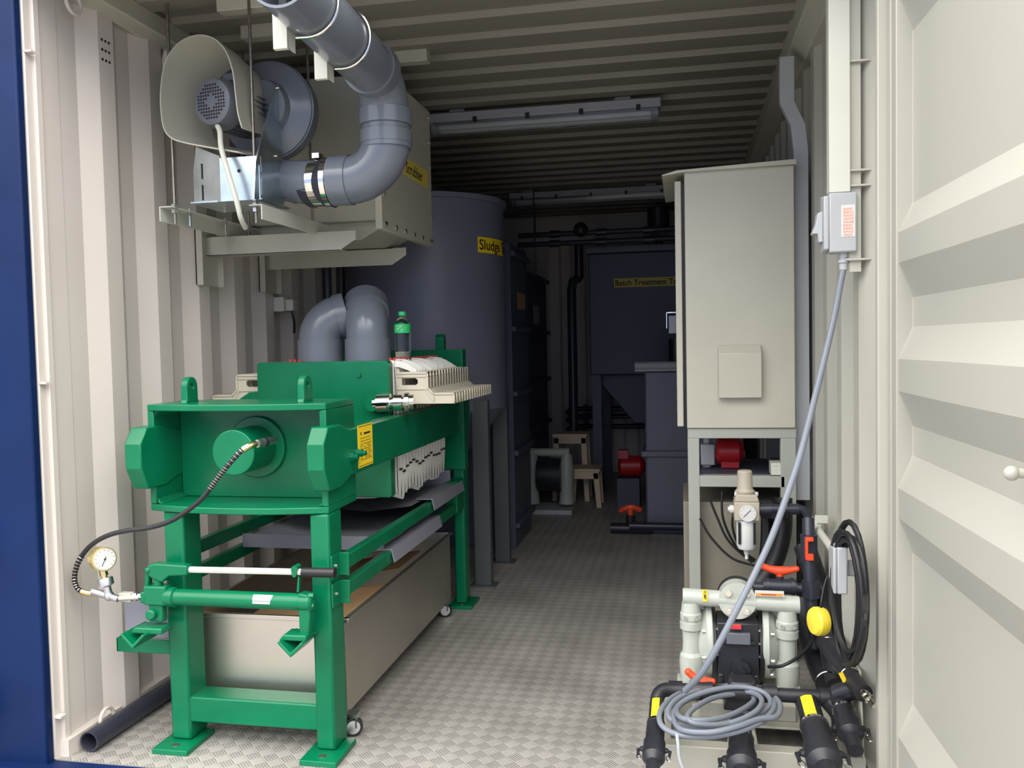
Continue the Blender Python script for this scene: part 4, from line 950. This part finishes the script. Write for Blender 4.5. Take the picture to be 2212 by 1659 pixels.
# ================================================================= AIR REGULATOR
rg = thing('air_regulator', (2.02, .85, .6), 'beige air filter regulator with white bowl and small gauge', 'regulator')
ry = .86; c = at(1612, 1100, y=ry); rx = c.x; rz = c.z
m = MB(); m.lathe((rx-.004, ry, rz+.052), (0, 0, 1), [(0, .030), (.012, .034), (.018, .028), (.022, .0265), (.078, .025), (.083, .022)], 24); m.build('knob', 'beige', rg)
m = MB(); m.box((rx-.042, ry-.035, rz-.035), (rx+.042, ry+.035, rz+.03)); m.prism([(rx-.042, rz+.03), (rx+.042, rz+.03), (rx+.034, rz+.055), (rx-.034, rz+.055)], 'y', ry-.033, ry+.033); m.build('regulator_body', 'beige', rg, bevel=.004)
m = MB(); m.cyl((rx+.002, ry-.035, rz-.006), (rx+.002, ry-.047, rz-.006), .028, n=32); g2 = m.build('gauge', 'paper', rg)
m = MB(); m.tube([(rx-.012, ry-.0475, rz-.018), (rx+.012, ry-.0475, rz+.006)], .0012, 5)
for k in range(9):
    a = radians(225-33*k); m.tube([(rx+.002+.021*cos(a), ry-.0475, rz-.006+.021*sin(a)), (rx+.002+.024*cos(a), ry-.0475, rz-.006+.024*sin(a))], .0006, 4)
m.build('needle', 'ink', g2)
m = MB(); m.lathe((rx, ry, rz-.035), (0, 0, -1), [(0, .034), (.09, .034), (.102, .028), (.104, .012), (.122, .008), (.124, .006), (.138, .006)], 28); m.build('bowl', 'bowl', rg)
m = MB()
for s in (-1, 1):
    m.box((rx+s*.025-.004, ry-.034, rz-.115), (rx+s*.025+.004, ry-.022, rz-.042))
m.build('sight_window', 'motord', rg)
m = MB(); m.cyl((rx-.042, ry, rz), (rx-.056, ry, rz), .014, n=12); m.cyl((rx-.056, ry, rz), (rx-.062, ry, rz), .008, n=8)
for s in (-1, 1): m.cyl((rx+s*.034, ry-.01, rz+.05), (rx+s*.034, ry-.01, rz+.062), .006, n=8)
m.build('port_plug', 'paper', rg)
m = MB(); hx1 = at(1738, 1092, y=ry).x
PV = [V(rx+.042, ry, rz), V(rx+.10, ry, rz+.003), V(hx1-.02, ry, rz+.004)]+arc((hx1-.02, ry, rz-.026), .03, pi/2, 0, (1, 0, 0), (0, 0, 1), 6)+[V(hx1+.01, ry, rz-.10), V(hx1+.012, ry, .40)]
m.tube(PV, .0145, 14); m.cyl((rx+.045, ry, rz), (rx+.085, ry, rz+.002), .018); m.cyl((hx1-.05, ry, rz+.003), (hx1-.02, ry, rz+.003), .019); m.cyl((hx1+.010, ry, rz-.03), (hx1+.010, ry, rz-.08), .019)
m.build('air_pipe', 'pvcd', label='dark grey air pipe from the regulator turning down by the wall', cat='pipe')
# air hoses sagging behind regulator
for i, (pts, lb) in enumerate((([(1512, 1120), (1535, 1160), (1580, 1205), (1630, 1222)], 'lowest of the thin black air hoses sagging inside the stand'), ([(1532, 1075), (1550, 1120), (1575, 1170), (1625, 1215)], 'thin black air hose beside the left leg of the stand'), ([(1560, 1062), (1562, 1120), (1590, 1180), (1630, 1213)], 'thin black air hose in the middle of the stand'), ([(1590, 1085), (1582, 1135), (1600, 1185), (1632, 1210)], 'thin black air hose just left of the white bowl'))):
    m = MB(); m.tube([at(a, b, y=.98+.02*i) for a, b in pts], .0045, 8, smooth=8); m.build('air_hose', 'black', label=lb, cat='hose', group='air hoses inside the cabinet stand')

# ================================================================= PUMP SKID
sk = thing('pump_skid', (2.05, .55, 0), 'low cream steel skid under the diaphragm pump by the right wall', 'skid')
m = MB(); m.box((1.75, .20, 0), (2.315, .245, .078)); m.box((1.75, .56, 0), (2.312, .60, .078)); m.box((1.75, .245, 0), (1.80, .56, .078)); m.box((2.27, .245, 0), (2.312, .56, .078)); m.box((1.86, .36, .070), (2.27, .56, .078)); m.box((2.0, .245, .0), (2.04, .36, .07)); m.build('skid_frame', 'cream', sk, bevel=.003)
m = MB(); m.box((1.88, .40, .078), (2.16, .62, .125)); m.build('pump_plinth', 'cream', sk, bevel=.003)
m = MB(); m.prism([(.20, .078), (.60, .078), (.60, .30), (.24, .30)], 'x', 2.306, 2.311); m.build('side_panel', 'cream', sk, bevel=.002)
# diaphragm pump
dp = thing('diaphragm_pump', (2.01, .50, .12), 'white plastic double diaphragm pump with black centre block', 'diaphragm pump')
Y = .50
def K(px_, py_, y=Y): return at(px_, py_, y=y)
# top manifold
a, b = K(1482, 1288), K(1716, 1306)
m = MB(); m.tube([a-V(.010, 0, 0), a, b, b+V(.014, 0, 0)], .0255, 24)
m.build('top_manifold', 'poly', dp)
ctr = K(1592, 1290); m = MB(); m.cyl(ctr+V(0, .028, -.005), ctr+V(0, -.024, -.005), .056, n=40)
m.build('port_flange', 'poly', dp)
m = MB(); m.ring(ctr+V(0, .026, -.0), ctr+V(0, .035, -.0), .058, .03, 36); m.build('flange_gasket', 'black', dp)
m = MB()
for dx, dz in ((-.027, .022), (.026, .022), (-.026, -.033), (.026, -.033)):
    p = ctr+V(dx, -.024, dz-.003); m.cyl(p, p-V(0, .008, 0), .0095, n=20); m.cyl(p-V(0, .008, 0), p-V(0, .014, 0), .006, n=6)
m.build('flange_bolt', 'chrome', dp)
for s, (pt, pm, pb) in ((-1, ((1492, 1300), (1495, 1395), (1500, 1480))), (1, ((1700, 1318), (1700, 1400), (1700, 1482)))):
    T, Mi, B = K(*pt), K(*pm), K(*pb)
    m = MB(); m.lathe(T, (0, 0, -1), [(0, .027), (.03, .030), (.034, .033), (.052, .033), (.054, .030), (.058, .030), (.060, .034), (.082, .034), (.088, .027), (.13, .026), (.155, .028), (.165, .035), (.19, .037), (T.z-B.z-.012, .033), (T.z-B.z, .028)], 24)
    m.build('valve_column', 'poly', dp)
    m = MB()
    for dx in (-.016, .016): m.cyl(T+V(dx, -.026, -.043), T+V(dx, -.036, -.043), .0062, n=8)
    m.build('clamp_bolt', 'zinc', dp)
    # disc shaped chamber facing outwards
    c0 = V(ctr.x+s*.078, Y+.062, (T.z+B.z)/2+.002); axd = V(s*1, -.05, 0)
    m = MB(); m.lathe(c0, axd, [(0, .112), (.003, .115), (.018, .115), (.022, .105), (.034, .092), (.052, .060)], 40); ch = m.build('diaphragm_cover', 'poly', dp)
    m = MB()
    for k in range(8):
        a_ = 2*pi*k/8+.3; p = c0+V(s*.018, .104*cos(a_), .104*sin(a_)); m.cyl(p, p+V(s*.010, 0, 0), .006, n=6)
    m.build('cover_bolt', 'zinc', ch)
m = MB(); zt_, zb_ = ctr.z-.065, K(1600, 1480).z
m.box((ctr.x-.062, Y-.045, zb_+.02), (ctr.x+.062, Y+.08, zt_-.002))
m.cyl((ctr.x, Y-.045, zb_+.045), (ctr.x, Y-.065, zb_+.045), .026, n=28)
for s in (-1, 1): m.box((ctr.x+s*.052-.008, Y-.05, zb_), (ctr.x+s*.052+.008, Y-.03, zb_+.05))
m.build('air_motor', 'blackp', dp, bevel=.004)
for s_ in (-1, 1):
    m = MB(); c0 = V(ctr.x+s_*.064, Y+.062, (zt_+zb_)/2); m.cyl(c0, c0+V(s_*.013, 0, 0), .113, n=44); m.build('black_ring', 'black', dp)
m = MB(); m.cyl((ctr.x+.006, Y-.045, (zt_+zb_)/2-.03), (ctr.x+.006, Y-.075, (zt_+zb_)/2-.03), .028, n=8); m.cyl((ctr.x+.006, Y-.075, (zt_+zb_)/2-.03), (ctr.x+.006, Y-.090, (zt_+zb_)/2-.03), .012, n=12); m.box((ctr.x-.05, Y-.06, (zt_+zb_)/2+.045), (ctr.x+.05, Y-.045, (zt_+zb_)/2+.052)); m.build('air_port', 'blackp', dp)
m = MB(); m.box((ctr.x-.035, Y-.062, zt_-.062), (ctr.x+.035, Y-.045, zt_-.028)); m.build('name_plate', 'motor', dp, bevel=.002)
m = MB(); m.box((ctr.x-.023, Y-.064, zt_-.014), (ctr.x+.008, Y-.048, zt_-.004)); m.build('red_button', 'reddot', dp)
m = MB()
for dx in (-.062, .062):
    for dz in (.02, .06, .10): m.cyl((ctr.x+dx, Y-.03, zt_-dz), (ctr.x+dx, Y-.052, zt_-dz), .003, n=8)
m.build('stud', 'zinc', dp)
m = MB(); a, b = K(1488, 1492), K(1702, 1495); m.tube([a, b], .02, 18)
for s in (a, b): m.box((s.x-.035, Y-.03, .120), (s.x+.035, Y+.05, .150))
m.build('bottom_manifold', 'poly', dp, bevel=.002)
m = MB(); p = K(1523, 1277, Y-.0275); m.box((p.x-.007, p.y-.0005, p.z-.032), (p.x+.007, p.y+.001, p.z+.004)); t1 = m.build('tag_label', 'yellow', dp)
text_on(t1, 'PUMP', (p.x-.004, p.y-.0012, p.z+.002), (0, 0, -1), (1, 0, 0), .011)
m = MB(); p = K(1662, 1281, Y-.0275); m.box((p.x-.042, p.y-.0005, p.z-.010), (p.x+.042, p.y+.001, p.z+.007)); t1 = m.build('warning_sticker', 'paper', dp)
m = MB(); m.box((p.x-.039, p.y-.0010, p.z-.009), (p.x+.039, p.y-.0005, p.z-.001)); t1b = m.build('orange_band', 'orangel', t1)
m = MB()
x = p.x-.024
while x < p.x+.02: w_ = random.uniform(.004, .008); m.box((x, p.y-.0014, p.z-.0062), (x+w_, p.y-.001, p.z-.0038)); x += w_+.0015
m.build('lettering', 'ink', t1)
# black suction strainer below the pump with two bolts
m = MB(); c = K(1603, 1475, .36); m.prism([(c.x-.055, .13), (c.x+.055, .13), (c.x+.035, c.z+.012), (c.x-.035, c.z+.012)], 'y', .33, .40)
cvx = m.build('pump_clamp', 'blackp', label='black clamp block with two silver bolts under the pump', cat='clamp', bevel=.006)
m = MB()
for dx in (-.026, .026): p = V(c.x+dx, .328, c.z-.022); m.sphere(p, .0095, (1, .7, 1)); 
m.build('clamp_bolt', 'zinc', cvx)

def butterfly(p, d, w, lb, mat='orange', vertical=False):
    "curved two-winged valve handle"
    o = thing('valve_handle', p, lb, 'valve handle', 'orange valve handles on the pump skid')
    p = Vector(p); d = Vector(d).normalized(); u = V(0, 0, 1) if not vertical else V(-1, 0, 0)
    m = MB(); P = [p-d*w+u*.008, p-d*w*.6+u*.000, p-d*w*.2-u*.004, p+d*w*.2-u*.004, p+d*w*.6-u*.001, p+d*w+u*.004]
    m.tube(P, [.010, .011, .014, .014, .011, .009], 12); m.sphere(P[0], .0105); m.sphere(P[-1], .0095); m.build('wing', mat, o)
    m = MB(); m.cyl(p, p-u*.024, .013, .011, 16); m.build('hub', mat, o)
    return o
p = at(1513, 1466, y=.33); butterfly(p, (1, 0, -.30), .036, 'orange red valve handle at front left, just below the diaphragm pump')
p = at(1684, 1230, y=.62); butterfly(p, (1, 0, -.02), .052, 'orange red valve handle just above the pump, right of the slanting cable')
p = at(1748, 1185, y=.60); o_ = thing('valve_handle', p, 'orange red valve handle turned upright on the vertical pipe', 'valve handle', 'orange valve handles on the pump skid')
m = MB(); m.box((p.x-.012, p.y-.012, p.z-.034), (p.x-.004, p.y+.012, p.z+.034)); m.box((p.x-.008, p.y-.012, p.z+.024), (p.x+.012, p.y+.012, p.z+.036)); m.box((p.x-.008, p.y-.012, p.z-.036), (p.x+.012, p.y+.012, p.z-.016)); m.build('lever', 'orange', o_, bevel=.002)

# dark pipework
def pipe(name, pts, r, lb, mat='blackp', sm=5, cat='pipe', n=16, extra=None, group=None, hollow=False):
    m = MB(); m.tube(pts, r, n, smooth=sm)
    if extra: extra(m)
    return m.build(name, mat, label=lb, cat=cat, group=group)
# upper discharge pipe behind the manifold
yy = .62; a = at(1600, 1268, y=yy); b = at(1775, 1272, y=yy)
pipe('discharge_pipe', [a, b], .017, 'dark pipe running right from the pump outlet under the orange handle', 'pvcd', 0,
     extra=lambda m: (m.cyl(at(1648, 1266, y=yy), at(1720, 1268, y=yy), .024, n=20), m.cyl(at(1684, 1262, y=yy), at(1684, 1244, y=yy), .012), m.cyl(at(1735, 1268, y=yy), at(1765, 1270, y=yy), .026, n=20), m.cyl(at(1655, 1266, y=yy), at(1662, 1266, y=yy), .027, n=20), m.cyl(at(1708, 1267, y=yy), at(1716, 1267, y=yy), .027, n=20)))
pipe('vertical_pipe', [at(1746, 1120, y=.66), at(1748, 1200, y=.62), at(1752, 1300, y=.60), at(1760, 1400, y=.58)], .019, 'dark vertical pipe carrying the upright orange handle', 'pvcd', 5,
     extra=lambda m: (m.cyl(at(1747, 1155, y=.63), at(1748, 1215, y=.63), .026, n=18), m.cyl(at(1751, 1255, y=.6), at(1753, 1290, y=.6), .027, n=18)))
# black ribbed strainers behind (dark mass between pump and coil)
m = MB(); p0, p1 = at(1680, 1080, y=1.0), at(1672, 1230, y=.95)
m.tube([at(1690, 1075, y=1.02), at(1688, 1150, y=1.0), at(1670, 1215, y=.98), at(1640, 1262, y=.96)], .035, 14, smooth=6); m.tube([at(1655, 1085, y=1.02), at(1655, 1160, y=1.0), at(1650, 1220, y=.98)], .02, 12, smooth=5)
m.cyl(at(1672, 1085, y=1.0), at(1672, 1085, y=1.0)+V(0, 0, -.05), .05); m.build('strainer_hose', 'black', label='thick black hose hanging in the right half of the cabinet stand', cat='hose')
for i, (pts, r, lb) in enumerate((([(1738, 1180, .80), (1765, 1260, .72), (1785, 1340, .62), (1800, 1420, .5), (1812, 1480, .42)], .036, 'thick black suction hose nearest the pump, slanting towards the front'), ([(1735, 1300, .78), (1748, 1370, .70), (1768, 1430, .60), (1790, 1478, .50)], .038, 'thick black suction hose lowest beside the pump'), ([(1762, 1230, .85), (1790, 1320, .75), (1815, 1400, .62), (1842, 1470, .30), (1858, 1495, .24)], .026, 'black hose with yellow tape closest to the right wall'))):
    pipe('suction_hose', [at(a, b, y=c) for a, b, c in pts], r, lb, 'blackp', 6, 'hose', group='black hoses beside the pump')
# horizontal pipe across the skid front with elbow
yy = .30
m = MB(); P = [at(1420, 1530, y=.26), at(1420, 1508, y=.28), at(1432, 1492, y=.30), at(1460, 1490, y=.31), at(1540, 1494, y=.32), at(1640, 1498, y=.33), at(1720, 1503, y=.33), at(1800, 1506, y=.33)]
m.tube(P, .020, 18, smooth=5)
for a_, b_ in (((1445, 1490), (1475, 1491)), ((1648, 1497), (1678, 1499)), ((1770, 1505), (1810, 1507))): m.cyl(at(*a_, y=.32), at(*b_, y=.32), .026, n=20)
m.cyl(at(1490, 1491, y=.32), at(1540, 1493, y=.32), .028, n=20); m.cyl(at(1513, 1488, y=.325), at(1513, 1472, y=.33), .013)
m.build('manifold_pipe', 'blackp', label='black pipe crossing the front of the skid behind the cable coil', cat='pipe')
# camlock couplings
def camlock(p0, p1, r, lb, tape, ears=True, big=1.0):
    p0, p1 = Vector(p0), Vector(p1); d = (p1-p0); L_ = d.length; d.normalize()
    o = thing('camlock_coupling', p0.lerp(p1, .5), lb, 'hose coupling', 'black camlock couplings at the skid front')
    m = MB(); m.lathe(p0, d, [(0, r*.95), (L_*.30, r*.95), (L_*.31, r*1.12), (L_*.52, r*1.12), (L_*.54, r*1.3), (L_*.72, r*1.34), (L_*.76, r*1.05), (L_*.78, r*.82), (L_, r*.80)], 28); m.build('coupling_body', 'blackp', o)
    q = d.to_track_quat('Z', 'Y').to_matrix(); side = V(1, 0, 0)-d*d.x; side.normalize()
    pe = p0+d*L_*.62
    for s in (-1, 1):
        m = MB(); c_ = pe+side*s*r*1.35; m.sphere(c_, r*.38, (1, 1, .8), 12); m.tube([c_, c_+side*s*r*.5+d*r*.2, c_+side*s*r*.45+d*r*1.0], [r*.2, r*.22, r*.15], 8); ea = m.build('cam_arm', 'blackp', o)
        m = MB(); rr = r*.42; c2 = c_+side*s*r*.35+d*r*1.3; m.tube([c2+(d*cos(a)+V(0, -1, 0)*sin(a)*.5+side*sin(a)*.6)*rr for a in [2*pi*k/16 for k in range(16)]], .0014, 6, closed=True); m.build('pull_ring', 'chrome', ea)
    m = MB(); pp_ = p0+d*L_*.305; m.ring(pp_-d*.003, pp_+d*.003, r*1.17, r*1.0, 28); m.build('clamp_band', 'chrome', o)
    if tape:
        upv = (V(0, 0, 1)-d*d.z).normalized(); s2 = d.cross(upv); P_ = []
        off = tape
        for t in (0.02, .27):
            P_.append([p0+d*L_*t+(upv*cos(a)+s2*sin(a))*r*1.0 for a in [off+radians(-28+8*k) for k in range(8)]])
        m = MB(); m.grid(P_); m.build('yellow_tape', 'yellow', o, label='yellow identification tape')
camlock(at(1420, 1518, y=.24), at(1408, 1690, y=-.06), .0225, 'slim black camlock coupling hanging at the front left skid corner', .15)
camlock(at(1600, 1560, y=.22), at(1604, 1700, y=-.04), .030, 'middle black camlock coupling below the grey cable coil', 0)
camlock(at(1745, 1520, y=.26), at(1797, 1705, y=-.08), .033, 'thickest black camlock coupling, right of the cable coil', .25)
camlock(at(1812, 1500, y=.30), at(1848, 1622, y=.10), .026, 'black camlock coupling next to the right wall with hanging steel ring', 0)
m = MB(); m.tube([at(1790, 1512, y=.32), at(1815, 1545, y=.30), at(1820, 1590, y=.27)], .028, 14, smooth=4); m.cyl(at(1808, 1500, y=.28), at(1860, 1482, y=.25), .028, n=18); m.sphere(at(1815, 1502, y=.31), .032)
m.build('pipe_tee', 'blackp', label='black plastic tee joining the couplings at the right', cat='pipe fitting')
fpn = [(1780, 1385, .48), (1815, 1435, .34), (1850, 1478, .22), (1866, 1498, .17)]
m = MB(); m.tube([at(a, b, y=c) for a, b, c in fpn], .024, 16, smooth=5); nh = m.build('nipple_hose', 'blackp', label='black pipe ending in a silver quick nipple by the right wall', cat='pipe')
m = MB(); a, b = at(1866, 1496, y=.17), at(1890, 1526, y=.12); dd = (b-a).normalized(); L_ = (b-a).length
m.lathe(a, dd, [(0, .013), (L_*.25, .013), (L_*.3, .009), (L_*.38, .013), (L_*.55, .013), (L_*.6, .008), (L_, .008)], 18); m.build('quick_nipple', 'chrome', nh)
m = MB()
for (a, b, c, r) in ((1790, 1396, .455, .026), (1838, 1463, .26, .026), (1790, 1478, .40, .036), (1852, 1440, .33, .022)):
    p = at(a, b, y=c); pts = [p+V(r*1.02*cos(t), 0, r*1.02*sin(t)) for t in [radians(20+14*k) for k in range(13)]]; m.tube(pts, .0022, 6)
m.build('clamp_band', 'chrome', nh)
m = MB()
for a, b, c in ((1830, 1418, .36), (1818, 1457, .28)):
    p = at(a, b, y=c-.03); m.box((p.x-.006, p.y-.02, p.z-.014), (p.x+.006, p.y-.019, p.z+.014), rot=(0, radians(-25), 0))
m.build('yellow_tape', 'yellow', nh)
# grey junction box with coiled float cable, yellow float, white conduit on the right wall
jx = 2.246
g1 = thing('junction_box', (jx, .45, .5), 'grey box on the right wall with black cable looped around it', 'junction box')
cjb = at(1812, 1226, x=jx)
m = MB(); m.box((jx-.010, cjb.y-.038, cjb.z-.062), (jx+.016, cjb.y+.038, cjb.z+.062)); m.prism([(cjb.y-.038, cjb.z-.062), (cjb.y+.038, cjb.z-.035), (cjb.y+.038, cjb.z+.05), (cjb.y-.038, cjb.z+.062)], 'x', jx-.020, jx-.010); m.box((jx+.016, cjb.y-.012, cjb.z-.02), (2.312, cjb.y+.012, cjb.z+.02)); m.build('box_body', 'greyl', g1, bevel=.004)
m = MB(); c0 = at(1833, 1288, x=2.262); random.seed(3)
P = []
turns = 7
for k in range(turns*24+12):
    a = 2*pi*k/24; t = k/24
    ry_ = .150+.014*sin(t*2.1); rz_ = .158+.018*sin(t*1.3+1)
    P.append(c0+V(-.023*cos(a)+.009*sin(t*3.7), ry_*.5*cos(a)+.026*sin(t*1.7), rz_*1.05*sin(a)+.01*cos(t*2.3)))
m.tube(P, .0072, 8); m.tube([P[-6], P[-3], P[-1]]+[at(a, b, x=2.25) for a, b in ((1869, 1330), (1862, 1385), (1842, 1432), (1824, 1436))], .0072, 8, smooth=6)
m.build('float_cable', 'black', label='black float cable wound in an oval loop on the right wall', cat='cable')
fl = thing('float_switch', at(1770, 1345, x=2.20), 'round yellow float switch hanging beside the pump', 'float switch')
m = MB(); p = at(1770, 1343, x=2.20); 
m.lathe(p+V(.018, .008, 0), (-.93, -.36, .06), [(0, .028), (.004, .035), (.012, .0385), (.030, .0385), (.038, .034), (.041, .027)], 36); m.build('float_body', 'yellowc', fl)
m = MB(); m.tube([p+V(.004, 0, .036), p+V(.006, 0, .06), p+V(.02, .03, .10), p+V(.04, .05, .13)], .0035, 8, smooth=5); m.build('float_cord', 'black', fl)
m = MB(); a, b = at(1745, 1112, x=2.27), at(1800, 1190, x=2.262); m.tube([a, b], .011, 14); m.ring(a.lerp(b, .35)-V(0, .004, 0), a.lerp(b, .35)+V(0, .008, -.004), .017, .011); m.box((2.265, a.lerp(b, .35).y-.006, a.lerp(b, .35).z+.01), (2.305, a.lerp(b, .35).y+.006, a.lerp(b, .35).z+.035)); m.build('wall_conduit', 'white', label='white conduit slanting down the right wall to the grey box', cat='conduit')
pipe('thin_hose', [at(1660, 1440, y=.44), at(1690, 1438, y=.40), at(1725, 1418, y=.42), at(1752, 1388, y=.50), at(1765, 1350, y=.62)], .005, 'thin black air line curving from the pump centre to the right', 'black', 6, 'hose')

# ================================================================= DISTANT DIAPHRAGM PUMP
d2 = thing('diaphragm_pump', (.99, 3.9, 0), 'small white diaphragm pump on the floor far back in the dark', 'diaphragm pump')
yb = 3.95
def KK(a, b): return at(a, b, y=yb)
m = MB(); a, b = KK(1142, 977), KK(1230, 977); m.tube([a, b], .030, 14); m.build('top_manifold', 'poly', d2)
for xx in (1150, 1224):
    t_, b_ = KK(xx, 980), KK(xx, 1085); m = MB(); m.lathe(t_, b_-t_, [(0, .035), (.1, .05), (.25, .045), (.36, .055), ((b_-t_).length, .05)], 18); m.build('valve_column', 'poly', d2)
m = MB(); c = KK(1188, 1025); m.cyl(c-V(.085, 0, 0), c+V(.085, 0, 0), .12, n=28); m.build('air_motor', 'blackp', d2)
m = MB(); m.box((KK(1140, 1090).x, yb-.14, 0), (KK(1240, 1090).x, yb+.14, .03)); c = KK(1185, 1085)
m.build('base_plate', 'greyl', d2)
